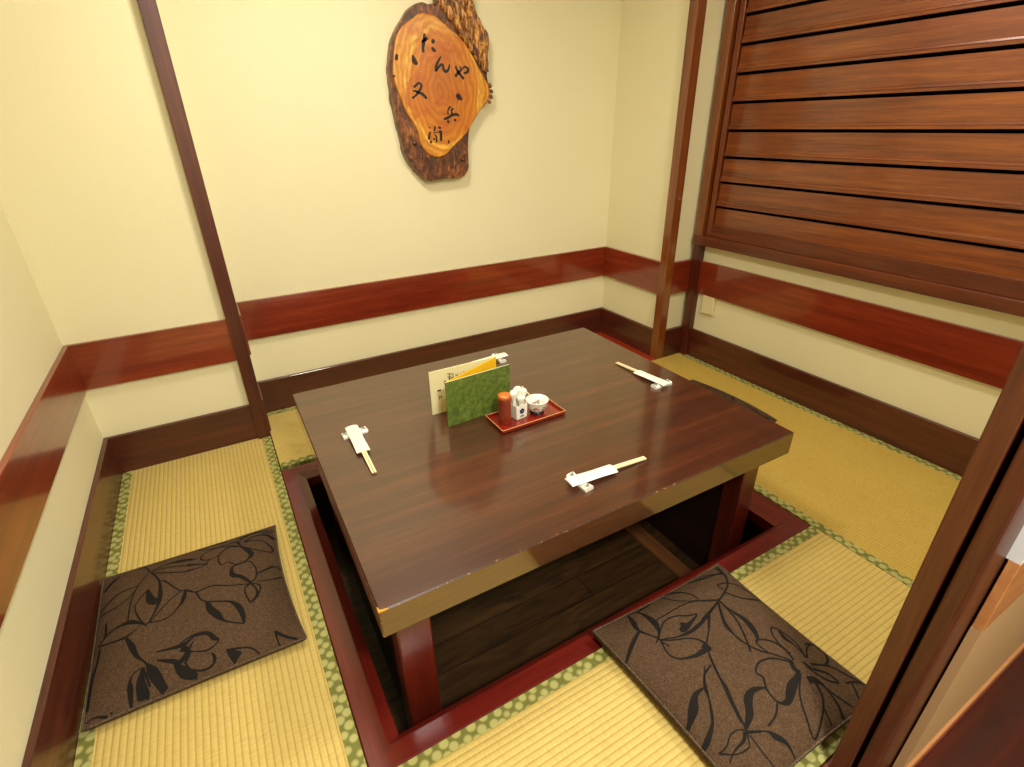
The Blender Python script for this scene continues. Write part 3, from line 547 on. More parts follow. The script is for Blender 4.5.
# slatted shutter
sh_o = (3.03, -.75, .76)
sh = thing('slatted_shutter', 'large wooden shutter of overlapping horizontal boards on right wall', 'shutter', sh_o)
obj('shutter_stile', L(B(3.024, 3.058, .083, .116, .765, 2.25, .002), sh_o), M['slat_z'], sh)
obj('shutter_stile', L(B(3.026, 3.058, -1.60, -1.55, .757, 2.25, .002), sh_o), M['slat_z'], sh)
obj('bottom_rail', L(B(3.018, 3.058, -1.55, .083, .765, .832, .002), sh_o), M['sill'], sh)
obj('shade_backing', L(B(3.0445, 3.0495, -1.61, .128, .757, 2.25), sh_o), M['dark'], sh)  # black sheet set behind the slats to paint the shade in their gaps
zs = [.832, .933, 1.062, 1.189, 1.319, 1.449, 1.577, 1.703, 1.826, 1.952, 2.078]
for a, z in enumerate(zs):
    zt = (zs[a+1] if a+1 < len(zs) else 2.23)
    z0 = z+.004 if a else z
    f = 3.022; lip = .022 if a else .002
    prof = [(f, z0), (f, z0+lip*.45), (f+.003, z0+lip*.50), (f+.003, z0+lip*.6), (f+.001, z0+lip*.65), (f+.002, z0+lip), (f+.009, z0+lip+.002),
            (f+.011, zt-.010), (3.0440, zt-.010), (3.0440, z0)] if a else [(f+.006, z0), (f+.010, zt-.010), (3.0440, zt-.010), (3.0440, z0)]
    bm = bmesh.new(); prism(bm, prof, 'y', -1.55, .074)
    if a: bmesh.ops.bevel(bm, geom=[e for e in bm.edges if e.calc_length() > 1], offset=.0006, segments=1, affect='EDGES')
    obj('slat', L(bm, sh_o), M['slat'], sh)
# outlet cover
t = thing('wall_plate', 'small cream outlet cover just under the red band on right wall', 'outlet', (3.05, .034, .305))
bm = B(-.016, 0, -.044, .044, 0, .138, .003, 2); obj('cover', bm, M['plate'], t)
bm = B(-.0168, -.0155, -.040, .040, .004, .134, .0006); obj('insert', bm, M['plate'], t)

# ================================================================ MATS
def tatami(label, x0, x1, y0, y1, ax, borders):
    c = ((x0+x1)/2, (y0+y1)/2, -.05)
    t = thing('tatami_mat', label, 'tatami', c, group=None)
    bw = .036; a, b, d, e = x0, x1, y0, y1
    if 'w' in borders: a += bw
    if 'e' in borders: b -= bw
    if 's' in borders: d += bw
    if 'n' in borders: e -= bw
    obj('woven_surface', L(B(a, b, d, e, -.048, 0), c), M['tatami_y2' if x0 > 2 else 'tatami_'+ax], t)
    if 'w' in borders: obj('cloth_border', L(B(x0, a+.0006, y0, y1, -.05, .0022, .001), c), M['border'], t)
    if 'e' in borders: obj('cloth_border', L(B(b-.0006, x1, y0, y1, -.05, .0022, .001), c), M['border'], t)
    if 's' in borders: obj('cloth_border', L(B(x0, x1, y0, d+.0006, -.05, .0022, .001), c), M['border'], t)
    if 'n' in borders: obj('cloth_border', L(B(x0, x1, e-.0006, y1, -.05, .0022, .001), c), M['border'], t)
    return t
tatami('long straw tatami mat with green borders along the left wall, a cushion on it', -.0765, .5365, -1.76, .5055, 'y', 'we')
tatami('long straw tatami mat along the right wall under the slatted shutter', 2.2155, 3.0305, -1.76, .1795, 'y', 'we')
tatami('tatami mat in front of the table nearest the entrance', .5385, 2.2140, -1.76, -1.2565, 'x', 'ns')
tatami('narrow tatami strip between the table pit and the back wall', .5410, 2.6990, .1815, .7515, 'x', 'ns')

# ================================================================ TABLE
T = thing('low_table', 'large low dark brown lacquered wooden table over the sunken pit', 'table', (1.374, -.552, 0), -.0067)
bm = B(-.732, .732, -.607, .607, .3117, .40, .0035, 1, 0, 2)
for f in bm.faces:
    if f.material_index != 2 and abs(f.normal.z) < .5: f.material_index = 1
bm.normal_update()
for f in bm.faces:
    if f.material_index != 2: f.material_index = 0 if abs(f.normal.z) > .7 else 1
ttop = obj('tabletop', bm, [M['table'], M['apron'], M['worn']], T)
bm = bmesh.new()   # chipped corner showing bare wood
prism(bm, [(-.7323, -.6073), (-.712, -.6073), (-.710, -.6055), (-.720, -.6035), (-.7280, -.6020), (-.7300, -.594), (-.7323, -.590)], 'z', .3965, .4003)
obj('chipped_corner', bm, M['barewood'], ttop, label='bare yellow wood where the corner is chipped')
for x0, x1 in ((-.690, -.600), (.596, .674)):
    obj('leg', B(x0, x1, -.548, -.470, -.3199, .3115, .004), M['leg'], T)
    obj('leg', B(x0, x1, .422, .50, -.3199, .3115, .004), M['leg'], T)
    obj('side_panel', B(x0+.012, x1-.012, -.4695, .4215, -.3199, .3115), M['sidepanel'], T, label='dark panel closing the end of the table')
obj('stretcher', B(-.600, .596, .20, .24, .20, .30, .003), M['leg'], T)

# ================================================================ CUSHIONS
def zabuton(label, cs, zs, H, strokes, bow=.012, seed=1, sides=(1, 1, 1, 1), group='patterned floor cushions'):
    # cs: seam corners in order u0v0, u1v0, u1v1, u0v1
    rnd = random.Random(seed)
    ctr = Vector((sum(c[0] for c in cs)/4, sum(c[1] for c in cs)/4, 0))
    t = thing('floor_cushion', label, 'cushion', ctr[:], group=None)
    N = 44
    ph = [rnd.uniform(0, 6.28) for _ in range(8)]
    def P(u, v):
        s, q = (u+1)/2, (v+1)/2
        s2 = s; q2 = q
        p = [(1-s)*(1-q)*cs[0][k]+s*(1-q)*cs[1][k]+s*q*cs[2][k]+(1-s)*q*cs[3][k] for k in (0, 1)]
        c0 = Vector((p[0], p[1]))
        ex = (Vector(cs[1][:2])-Vector(cs[0][:2])).normalized(); ey = (Vector(cs[3][:2])-Vector(cs[0][:2])).normalized()
        bu = bow*(1-v*v)*(abs(u)**3)*(1 if u > 0 else -1)*(sides[1] if u > 0 else sides[3])
        bv = bow*(1-u*u)*(abs(v)**3)*(1 if v > 0 else -1)*(sides[2] if v > 0 else sides[0])
        c0 = c0-ex*bu-ey*bv
        w = .003*(math.sin(5*u+ph[0])*math.cos(4*v+ph[1]))
        return c0.x-ctr.x, c0.y-ctr.y, w
    def e_(u, v): return max(0, (1-abs(u)**2.6)*(1-abs(v)**2.6))
    bm = bmesh.new(); top = {}; bot = {}
    g = [math.sin(math.pi/2*(-1+2*i/N)) for i in range(N+1)]
    for i, u in enumerate(g):
        for j, v in enumerate(g):
            x, y, w = P(u, v); e = e_(u, v)
            wr = .0034*math.sin(9*u+ph[2]+2*v)*math.sin(7*v+ph[3])*min(1, e*2)
            top[i, j] = bm.verts.new((x, y, zs+(H-zs)*e**.72+wr*e+w*e))
            if 0 < i < N and 0 < j < N: bot[i, j] = bm.verts.new((x, y, zs-(zs-.004)*min(1, e**.14*1.15)))
            else: bot[i, j] = top[i, j]
    for i in range(N):
        for j in range(N):
            bm.faces.new([top[i, j], top[i+1, j], top[i+1, j+1], top[i, j+1]])
            bm.faces.new([bot[i, j], bot[i, j+1], bot[i+1, j+1], bot[i+1, j]])
    bm.normal_update()
    tree = BVHTree.FromBMesh(bm)
    def drop(x, y):
        h = tree.ray_cast(Vector((x, y, 1)), Vector((0, 0, -1)))
        return None if h[0] is None else (h[0], h[1] if h[1].z > 0 else -h[1])
    pb = bmesh.new()
    for st in strokes:
        st = [(p[0]-ctr.x, p[1]-ctr.y, p[2]) for p in st]
        ln = smoothline(st, .004); prev = None
        for k, p in enumerate(ln):
            a = ln[max(k-1, 0)]; b = ln[min(k+1, len(ln)-1)]
            d = Vector((b[0]-a[0], b[1]-a[1])); 
            if d.length < 1e-6: continue
            d.normalize(); nrm = Vector((-d.y, d.x))*max(p[2], .0028)*.5
            row = []
            for s_ in (-1, 0, 1):
                h = drop(p[0]+nrm.x*s_, p[1]+nrm.y*s_)
                row.append(None if (h is None or h[1].z < .03) else pb.verts.new(h[0]+h[1]*.0009))
            if any(r is None for r in row): prev = None; continue
            if prev:
                for q in (0, 1): pb.faces.new([prev[q], prev[q+1], row[q+1], row[q]])
            prev = row
    cov = obj('cover', bm, M['cloth'], t, smooth=True)
    pattern(cov, pb, M['print'], True)
    rim = [top[i, 0] for i in range(0)]
    pts = []
    for i in range(N+1): pts.append(P(g[i], -1))
    for j in range(1, N+1): pts.append(P(1, g[j]))
    for i in range(N-1, -1, -1): pts.append(P(g[i], 1))
    for j in range(N-1, 0, -1): pts.append(P(-1, g[j]))
    tb = bmesh.new(); tube(tb, [(x, y, zs) for x, y, w in pts], .0034, 6, True)
    obj('piping', tb, M['piping'], cov, smooth=True)
    return t
zabuton('brown leaf-print floor cushion lying on the left mat against the left wall',
        [(-.0605, -.7909), (.476, -.8033), (.4648, -.2444), (-.0700, -.2245)], .026, .090, LEAF_LEFT, .016, 3, (.3, 1, .2, .1))
FC = [(1.2278, -1.7384), (1.7168, -1.7493), (1.7206, -1.2338), (1.2052, -1.225)]
zabuton('brown leaf-print floor cushion in front of the table beside the entrance post', FC, .045, .104, LEAF_FRONT, .008, 5)
RC = [(2.235, -.735), (2.742, -.725), (2.735, -.190), (2.235, -.190)]
def remap(st):
    # same printed cloth, turned a quarter on this cushion
    o = []
    for l in st:
        o.append([(2.235+(y+1.74)/.51*.50, -.19-(x-1.21)/.52*.54, w) for x, y, w in l])
    return o
zabuton('brown leaf-print floor cushion half hidden behind the right end of the table', RC, .026, .070, remap(LEAF_FRONT), -.020, 8, (1, 1.4, 1, 1))

# ================================================================ PLAQUE
py = .713
OUT = [(1.5728,1.864),(1.6022,1.8734),(1.6403,1.8712),(1.6733,1.8785),(1.6755,1.8663),(1.6896,1.9167),(1.71,1.965),(1.745,1.972),(1.78,1.99),(1.83,1.972),(1.8646,1.9303),(1.8664,1.9),(1.8884,1.8552),(1.9151,1.8201),(1.9386,1.7787),(1.9517,1.7413),(1.9435,1.7075),(1.928,1.6679),(1.925,1.6224),(1.938,1.5828),(1.946,1.5602),(1.952,1.5253),(1.9411,1.4794),(1.9249,1.4596),(1.8812,1.4236),(1.8325,1.3634),(1.8183,1.3145),(1.8097,1.2332),(1.8052,1.1563),(1.7716,1.1156),(1.6492,1.1064),(1.5683,1.108),(1.5088,1.1585),(1.4607,1.2279),(1.4458,1.3056),(1.4327,1.3921),(1.4226,1.4701),(1.4184,1.5137),(1.4182,1.5883),(1.4349,1.6717),(1.4624,1.7437),(1.5064,1.8007),(1.5388,1.8397)]
FACE = [(1.5912,1.8283),(1.6557,1.8274),(1.7062,1.8),(1.7577,1.7666),(1.8104,1.724),(1.8502,1.6766),(1.8973,1.5996),(1.9327,1.5543),(1.9422,1.5074),(1.9216,1.4716),(1.8815,1.4296),(1.8328,1.3695),(1.7843,1.3152),(1.7213,1.2676),(1.674,1.2288),(1.622,1.2184),(1.5804,1.2355),(1.5486,1.273),(1.5339,1.3328),(1.5114,1.3797),(1.4823,1.4199),(1.4577,1.4923),(1.4383,1.5462),(1.4366,1.6097),(1.4518,1.6826),(1.4749,1.7443),(1.5173,1.7865),(1.5575,1.8088)]
def rounded(pts):
    n = len(pts); o = []
    for i in range(n):
        p0, p1, p2, p3 = pts[i-1], pts[i], pts[(i+1) % n], pts[(i+2) % n]
        for k in range(4):
            t = k/4
            o.append(tuple(.5*((2*b)+(-a+c)*t+(2*a-5*b+4*c-d)*t*t+(-a+3*b-3*c+d)*t**3) for a, b, c, d in zip(p0, p1, p2, p3)))
    return o
def densify(pts, step, jit=0, seed=1):
    r = random.Random(seed); P3 = [(a, b, 0) for a, b in rounded(pts)]
    P3 = P3+[P3[0]]; o = []
    for (a, b, _), (c, d, _) in zip(P3, P3[1:]):
        n = max(1, int(math.hypot(c-a, d-b)/step))
        for k in range(n): o.append((a+(c-a)*k/n+r.uniform(-jit, jit), b+(d-b)*k/n+r.uniform(-jit, jit)))
    return o
def inset(pts, d):
    cx = sum(p[0] for p in pts)/len(pts); cz = sum(p[1] for p in pts)/len(pts); n = len(pts); o = []
    area = sum(pts[i][0]*pts[(i+1) % n][1]-pts[(i+1) % n][0]*pts[i][1] for i in range(n))
    sg = 1 if area > 0 else -1
    for i in range(n):
        a = Vector(pts[i-1]); b = Vector(pts[(i+1) % n]); t_ = (b-a).normalized(); nn = Vector((-t_.y, t_.x))*sg
        o.append((pts[i][0]+nn.x*d, pts[i][1]+nn.y*d))
    return o
from mathutils import noise as mnoise
def slabmesh(pts, yb, yf, rnd, mi=0, wob=.0):
    # rounded-edge slab: rings from the back (yb) to the front (yf), cap by triangulated fan of inset rings
    bm = bmesh.new(); prof = [(0, yb), (0, yf+(yb-yf)*.45), (.25*rnd, yf+(yb-yf)*.18), (.6*rnd, yf+(yb-yf)*.05), (rnd, yf)]
    rs = []
    for d, y in prof:
        r = inset(pts, d) if d else pts; row = []
        for x, z in r:
            k = mnoise.noise(Vector((x*22, y*22, z*22)))*wob
            row.append(bm.verts.new((x+k, y, z+k)))
        rs.append(row)
    n = len(pts)
    for a, b in zip(rs, rs[1:]):
        for i in range(n): bm.faces.new([a[i], a[(i+1) % n], b[(i+1) % n], b[i]])
    bm.faces.new(rs[0]); f = bm.faces.new(rs[-1]); bmesh.ops.triangulate(bm, faces=[f])
    return bm
pl_o = (1.68, .772, 1.11)
pl = thing('wooden_plaque', 'live-edge wooden name plaque with black brush lettering on back wall', 'sign', pl_o)
def Lp(bm):
    for v in bm.verts: v.co.x -= pl_o[0]; v.co.y -= pl_o[1]; v.co.z -= pl_o[2]
    return bm
obj('bark_slab', slabmesh(densify(OUT, .012, 0, 4), .7722, .722, .007, wob=.006), M['bark'], None)
bark = bpy.context.scene.collection.objects[-1]
for v in bark.data.vertices: v.co -= Vector(pl_o)
bark.parent = pl
hf = obj('heartwood_face', Lp(slabmesh(densify(FACE, .012, 0, 6), .724, py, .006, wob=.003)), M['heart'], pl)
# gnarled root ridge at the upper right: ropes of wood lying over the bark
rb = bmesh.new(); rr = random.Random(11)
spine0 = [(1.680, 1.915), (1.735, 1.840), (1.80, 1.768), (1.868, 1.688), (1.918, 1.60)]
spine1 = [(1.845, 1.97), (1.860, 1.890), (1.895, 1.825), (1.930, 1.750), (1.930, 1.61)]
for k in range(9):
    f = k/8; pts = []; rad = []
    for a, (p, q) in enumerate(zip(spine0, spine1)):
        x = p[0]+(q[0]-p[0])*f+rr.uniform(-.007, .007); z = p[1]+(q[1]-p[1])*f+rr.uniform(-.007, .007)
        pts.append((x, z, (.016+.008*math.sin(k*1.9+a))*(.45 if a == 4 else 1)))
    ln = smoothline(pts, .010)
    tube(rb, [(x, .722-.006*math.sin(f*3.1)-.008*mnoise.noise(Vector((x*14, k, z*14))), z) for x, z, r in ln], [r*(1+.25*mnoise.noise(Vector((x*40, k*3, z*40)))) for x, z, r in ln], 8)
obj('root_ridge', Lp(rb), M['root'], pl, smooth=True)
# burls along the lower right edge and lower left
for (x, z, r) in ((1.948, 1.545, .012), (1.957, 1.52, .010), (1.953, 1.495, .011), (1.944, 1.47, .009), (1.512, 1.288, .014), (1.54, 1.222, .011), (1.775, 1.20, .010)):
    bb_ = bmesh.new(); bmesh.ops.create_icosphere(bb_, subdivisions=2, radius=r)
    for v in bb_.verts: v.co *= 1+.3*mnoise.noise(v.co*90); v.co.y *= .8; v.co += Vector((x, .724, z))
    obj('burl', Lp(bb_), M['bark'], pl, smooth=True)
def strokes_mesh(lst, y, k=1.0):
    bm = bmesh.new()
    for st in lst:
        ln = smoothline(st, .003); prev = None
        for q, p in enumerate(ln):
            a = ln[max(q-1, 0)]; b = ln[min(q+1, len(ln)-1)]; d = Vector((b[0]-a[0], b[1]-a[1]))
            if d.length < 1e-6: continue
            d.normalize(); w_ = max(p[2], .003)*.5*k*(.6 if q in (0, len(ln)-1) else 1); n_ = Vector((-d.y, d.x))*w_
            row = [bm.verts.new((p[0]+n_.x*s_, yy, p[1]+n_.y*s_)) for s_, yy in ((-1, y), (-1, y-.0012), (1, y-.0012), (1, y))]
            if prev:
                for e in range(3): bm.faces.new([prev[e], prev[e+1], row[e+1], row[e]])
            prev = row
    return bm
for key in ('ta', 'n', 'ya', 'mata', 'hei', 'ei'):
    obj('brushed_character', Lp(strokes_mesh(CHARS[key], py+.0004)), M['ink'], pl)
pattern(hf, Lp(strokes_mesh(CHARS['knots'], py+.0004)), M['knot'])

# ================================================================ ON THE TABLE
ZT = .4002
def place_rest(label, x, y, rz):
    t = thing('chopstick_rest', label, 'chopstick rest', (x, y, ZT), rz, group=None)
    # pillow-shaped ceramic rest, long axis = local y
    bm = bmesh.new(); n = 10; w, h = .0155, .013
    g_ = []
    for i in range(n+1):
        v = -1+2*i/n; yy = v*.043; hh = h*(.82+.30*abs(v)**2); ww = w*(1-.12*(1-abs(v)))
        g_.append([bm.verts.new((xx*ww, yy, zz*hh)) for xx, zz in ((-1, 0), (-1.05, .55), (-.8, .92), (-.3, 1.0), (.3, 1.0), (.8, .92), (1.05, .55), (1, 0))])
    for a, b in zip(g_, g_[1:]):
        for k in range(8): bm.faces.new([a[k], a[(k+1) % 8], b[(k+1) % 8], b[k]])
    bm.faces.new(g_[0]); bm.faces.new(g_[-1][::-1])
    body = obj('body', bm, M['ceramic'], t)
    for yy in (-.034, .034):
        bm = bmesh.new()
        for dx, dy, r in ((-.004, 0, .0042), (.004, .003, .0036), (0, -.004, .003)):
            lathe(bm, [(0, .0157), (r, .0157), (r, .0140)], 10, (dx, yy+dy))
        pattern(body, bm, M['sage'])
    return t
def place_sticks(label, x, y, rz, z=.0158):
    # origin at the rest end of the paper sleeve; chopsticks point along local +x
    t = thing('wrapped_chopsticks', label, 'chopsticks', (x, y, ZT), rz, group=None)
    bm = bmesh.new(); Ls = .168; w = .0215
    def zz(u): return z+.0012-(z-.0012)*max(0, min(1, (u-.02)/(.30-.02)))*.98
    for lvl, th in ((0, .0045),):
        rows = []
        for k in range(9):
            u = Ls*k/8
            rows.append([bm.verts.new((u, s_*w*(1+.03*math.sin(k)), zz(u)+q)) for s_, q in ((-1, .0), (-1, .0010), (-.5, .0048), (.5, .0052), (1, .0012), (1, .0))])
        for a, b in zip(rows, rows[1:]):
            for k in range(6): bm.faces.new([a[k], a[(k+1) % 6], b[(k+1) % 6], b[k]])
        bm.faces.new(rows[0]); bm.faces.new(rows[-1][::-1])
    sl = obj('paper_sleeve', bm, M['paper'], t)
    bm = bmesh.new()
    for k, (u, v) in enumerate([(.035, 0), (.055, .002), (.075, -.001), (.095, .001), (.115, 0)]):
        for d in ((-.004, -.003, .004, -.0022), (-.004, .0022, .004, .003), (-.0006, -.005, .0006, .005)):
            box(bm, u+d[0], u+d[2], v+d[1], v+d[3], zz(u)+.0046, zz(u)+.0056)
    pattern(sl, bm, M['print_grey'])
    for s_ in (-1, 1):
        bm = bmesh.new(); rows = []
        for k in range(5):
            u = .10+(.294-.10)*k/4; c = s_*.0042
            ww = .0038-.0006*k/4; b0 = zz(u)+.0004
            rows.append([bm.verts.new((u, c-ww, b0)), bm.verts.new((u, c+ww, b0)), bm.verts.new((u, c+ww, b0+.0044)), bm.verts.new((u, c-ww, b0+.0044))])
        for a, b in zip(rows, rows[1:]):
            for k in range(4): bm.faces.new([a[k], a[(k+1) % 4], b[(k+1) % 4], b[k]])
        bm.faces.new(rows[0]); bm.faces.new(rows[-1][::-1])
        obj('chopstick', bm, M['stick'], t)
    return t
hp = math.pi/2
place_rest('white chopstick rest near the left end of the table', .787, -.382, -hp+math.radians(4))
place_sticks('paper-wrapped chopsticks pointing at the viewer near the left table end', .7845, -.352, -hp+math.radians(-1))
place_rest('white chopstick rest near the front edge of the table', 1.296, -1.012, math.radians(6))
place_sticks('paper-wrapped chopsticks lying along the front edge of the table', 1.256, -1.0105, math.radians(-1.5))
place_rest('white chopstick rest near the far right end of the table', 1.966, -.665, hp+math.radians(0))
place_sticks('paper-wrapped chopsticks near the far right end of the table', 1.968, -.695, hp+math.radians(3))
place_rest('white chopstick rest at the back edge, peeking out behind the menu', 1.528, -.080, math.pi)
place_sticks('paper-wrapped chopsticks at the back edge, behind the menu', 1.566, -.080, math.pi)

# menu: folded zig-zag of three boards
t = thing('folding_menu', 'standing folded menu with green cover, yellow and cream pages', 'menu', (1.21, -.45, ZT))
def panel(name, p, q, h, m, th=.0035, lab=None):
    p = Vector((p[0]-1.21, p[1]+.45, 0)); q = Vector((q[0]-1.21, q[1]+.45, 0)); d = (q-p); n_ = Vector((-d.y, d.x, 0)).normalized()*th/2
    bm = bmesh.new(); up = Vector((0, 0, h))
    vs = [bm.verts.new(v) for v in (p-n_, q-n_, q+n_, p+n_, p-n_+up, q-n_+up, q+n_+up, p+n_+up)]
    for f in ((3,2,1,0),(4,5,6,7),(0,1,5,4),(1,2,6,5),(2,3,7,6),(3,0,4,7)): bm.faces.new([vs[i_] for i_ in f])
    bmesh.ops.bevel(bm, geom=bm.edges[:], offset=.0006, segments=1, affect='EDGES')
    return obj(name, bm, m, t, label=lab)
MH = .176
panel('green_cover', (1.089, -.508), (1.353, -.492), MH, M['green'])
panel('yellow_page', (1.091, -.5035), (1.345, -.402), MH, M['yellow'], .003)
cp = panel('cream_page', (1.345, -.3985), (1.073, -.398), MH, M['cream'], .003)
panel('page_edges', (1.0895, -.5055), (1.353, -.4895), MH+.0012, M['cream'], .0012)
bm = bmesh.new(); rr = random.Random(3)
def glyph(bm, x, z, s):
    yy = -.3998+.45; x -= 1.21
    for k in range(3):
        a = rr.uniform(-.5, .5)*s; b = rr.uniform(-.5, .5)*s
        if rr.random() < .5: box(bm, x-s*.5, x+s*.5, yy-.0007, yy, z+b-s*.09, z+b+s*.09)
        else: box(bm, x+a-s*.09, x+a+s*.09, yy-.0007, yy, z-s*.5, z+s*.5)
for x, z, s in ((1.107, .092, .014), (1.110, .064, .012), (1.136, .122, .013), (1.137, .106, .013), (1.150, .146, .014), (1.151, .130, .015), (1.151, .115, .013), (1.164, .146, .010), (1.165, .132, .011),
                (1.180, .140, .011), (1.181, .126, .011), (1.197, .138, .010), (1.213, .142, .010), (1.150, .040, .012), (1.151, .025, .010)):
    glyph(bm, x, z, s)
pattern(cp, bm, M['text'])

# tray
tr = thing('lacquer_tray', 'small red lacquer tray with a gilt rim beside the menu', 'tray', (1.364, -.5885, ZT), math.radians(.9))
hx, hy = .134, .0645
bm = B(-hx+.004, hx-.004, -hy+.004, hy-.004, .003, .006, .001)
for (a, b, c, d) in ((-hx, hx, -hy, -hy+.006), (-hx, hx, hy-.006, hy), (-hx, -hx+.006, -hy+.006, hy-.006), (hx-.006, hx, -hy+.006, hy-.006)):
    box(bm, a, b, c, d, .003, .0155, .0012)
tb_ = obj('tray_body', bm, M['lacquer'], tr)
bm = bmesh.new()
for (a, b, c, d) in ((-hx, hx, -hy-.0008, -hy+.0014), (-hx, hx, hy-.0014, hy+.0008), (-hx-.0008, -hx+.0014, -hy, hy), (hx-.0014, hx+.0008, -hy, hy)):
    box(bm, a, b, c, d, .0140, .0162, .0004)
obj('gilt_rim', bm, M['gold'], tb_, label='thin gilt line along the tray rim')
for sx in (-1, 1):
    for sy in (-1, 1): obj('foot', B(sx*.11-.008, sx*.11+.008, sy*.045-.008, sy*.045+.008, 0, .0032), M['black'], tr)
ZTR = ZT+.0062
# wooden shaker
t = thing('spice_shaker', 'reddish wooden cylinder shaker with orange top on the tray', 'shaker', (1.2745, -.592, ZTR))
obj('body', lathe(bmesh.new(), [(0, 0), (.0225, 0), (.0235, .002), (.0235, .098), (.0225, .1)], 36), M['shaker'], t, smooth=False)
obj('cap', lathe(bmesh.new(), [(.0205, .0985), (.0232, .1), (.0236, .108), (.022, .1125), (.012, .1145), (0, .115)], 36), M['cap'], t, smooth=True)
# toothpick pot
pc = (1.334, -.582)
t = thing('toothpick_pot', 'small square white pot with a blue flower on the tray', 'pot', (pc[0], pc[1], ZTR), math.radians(8))
bm = bmesh.new(); hw = .0245; H_ = .058
def sq(r, z): return [bm.verts.new((sx*r, sy*r, z)) for sx, sy in ((-1, -1), (-.0, -1.03), (1, -1), (1.03, 0), (1, 1), (0, 1.03), (-1, 1), (-1.03, 0))]
rs = [sq(hw*.86, 0), sq(hw*.95, .004), sq(hw, .03), sq(hw*1.02, H_), sq(hw*.9, H_), sq(hw*.88, .01)]
for a, b in zip(rs, rs[1:]):
    for k in range(8): bm.faces.new([a[k], a[(k+1) % 8], b[(k+1) % 8], b[k]])
bm.faces.new(rs[0]); bm.faces.new(rs[-1][::-1])
pot = obj('body', bm, M['ceramic'], t)
bm = bmesh.new()
for a in range(5):
    an = a*2*math.pi/5+.3; cx_, cz_ = .0+.0062*math.cos(an), .034+.0062*math.sin(an)
    prism(bm, [(cx_+.0052*math.cos(q*math.pi/5), cz_+.0052*math.sin(q*math.pi/5)) for q in range(10)], 'y', -hw*1.06, -hw*.98)
pattern(pot, bm, M['blue'])
bm = bmesh.new()
prism(bm, [(-.010, .014), (.003, .020), (.010, .013), (.0, .010)], 'y', -hw*1.06, -hw*.96)
pattern(pot, bm, M['sage'])
# folded paper packets of toothpicks standing in the pot
rr = random.Random(5)
for k, (dx, dy, hgt, tilt, yaw, n_) in enumerate([(-.013, -.004, .104, -.10, .3, 'leftmost, pale'), (.0, .006, .108, .04, -.3, 'middle, tallest'), (.013, -.002, .094, .20, .5, 'rightmost, leaning'), (.004, -.012, .078, .05, .1, 'front, shortest')]):
    p_ = thing('toothpick_packet', 'white folded paper packet in the flower pot, %s of four' % n_, 'toothpick packet', (pc[0]+dx, pc[1]+dy, ZTR+.011), yaw, 'paper packets in the toothpick pot')
    p_.rotation_euler = (0, tilt, yaw)
    bm = bmesh.new(); w_ = .0062
    for a, (ww, tt) in enumerate([(0, 0)]): pass
    zsq = [0, hgt*.45, hgt*.62, hgt*.8, hgt*.92, hgt]; wsq = [.6, 1, 1.2, 2.2, 2.5, 1.5]; tsq = [.6, .7, .9, 1.7, 1.9, 1.1]
    rs = [[bm.verts.new((cx_*w_*wq, cy_*w_*tq, zq)) for cx_, cy_ in ((-1, -.5), (-.5, -1), (.5, -1), (1, -.5), (1, .5), (.5, 1), (-.5, 1), (-1, .5))] for zq, wq, tq in zip(zsq, wsq, tsq)]
    for a, b in zip(rs, rs[1:]):
        for q in range(8): bm.faces.new([a[q], a[(q+1) % 8], b[(q+1) % 8], b[q]])
    bm.faces.new(rs[0]); bm.faces.new(rs[-1][::-1])
    obj('paper_wrap', bm, M['paper'], p_)
# bowl with spoon
bc = (1.412, -.590)
t = thing('condiment_bowl', 'small white patterned porcelain bowl on the right of the tray', 'bowl', (bc[0], bc[1], ZTR))
R_ = .0425
prof = [(0, .010), (.020, .010), (.021, .008), (.032, .018), (.039, .034), (R_, .052), (R_+.0012, .0535), (R_-.0025, .0535), (.036, .046), (.030, .040), (.016, .037), (0, .0365)]
bw = obj('body', lathe(bmesh.new(), prof, 48), M['ceramic'], t, smooth=True)
obj('foot_ring', lathe(bmesh.new(), [(0, 0), (.026, 0), (.027, .003), (.022, .0105), (0, .0105)], 40), M['black'], t, smooth=True)
rr = random.Random(9)
def blob(bm, r0, z0, an, s):
    # a painted petal following the outer wall
    pts = []
    for q in range(8):
        a2_ = q*math.pi/4; zz_ = z0+s*math.sin(a2_)*.8; aa = an+s*math.cos(a2_)/r0
        rad = None
        for (ra, za), (rb_, zb) in zip(prof[2:6], prof[3:7]):
            if za <= zz_ <= zb: rad = ra+(rb_-ra)*(zz_-za)/(zb-za)
        if rad is None: rad = r0
        pts.append(bm.verts.new(((rad+.0006)*math.cos(aa), (rad+.0006)*math.sin(aa), zz_)))
    bm.faces.new(pts)
for m_, cnt, off in (('sage', 9, 0), ('blue', 7, .2), ('rust', 7, .5)):
    bm = bmesh.new()
    for k in range(cnt): blob(bm, .034, rr.uniform(.018, .040), off+k*2*math.pi/cnt+rr.uniform(-.1, .1), rr.uniform(.0038, .0060))
    pattern(bw, bm, M[m_])
    bm = bmesh.new()
    for k in range(5):
        an = off+k*1.25+rr.random(); rq = rr.uniform(.006, .024); s = rr.uniform(.003, .0052)
        h_ = .0372 if rq < .016 else .0372+(rq-.016)/.014*.003
        bm.faces.new([bm.verts.new((rq*math.cos(an)+s*math.cos(q*1.05), rq*math.sin(an)+s*.8*math.sin(q*1.05), h_+.0012+(.0010 if rq > .016 else 0))) for q in range(6)])
    pattern(bw, bm, M[m_])
t = thing('tiny_spoon', 'thin pale wooden spoon leaning in the white bowl', 'spoon', (bc[0]-.005, bc[1]+.005, ZTR+.042))
bm = tube(bmesh.new(), [(.012, .0, .002), (-.008, .012, .018), (-.022, .024, .036), (-.036, .034, .058)], [.0020, .0022, .0026, .0034], 8)
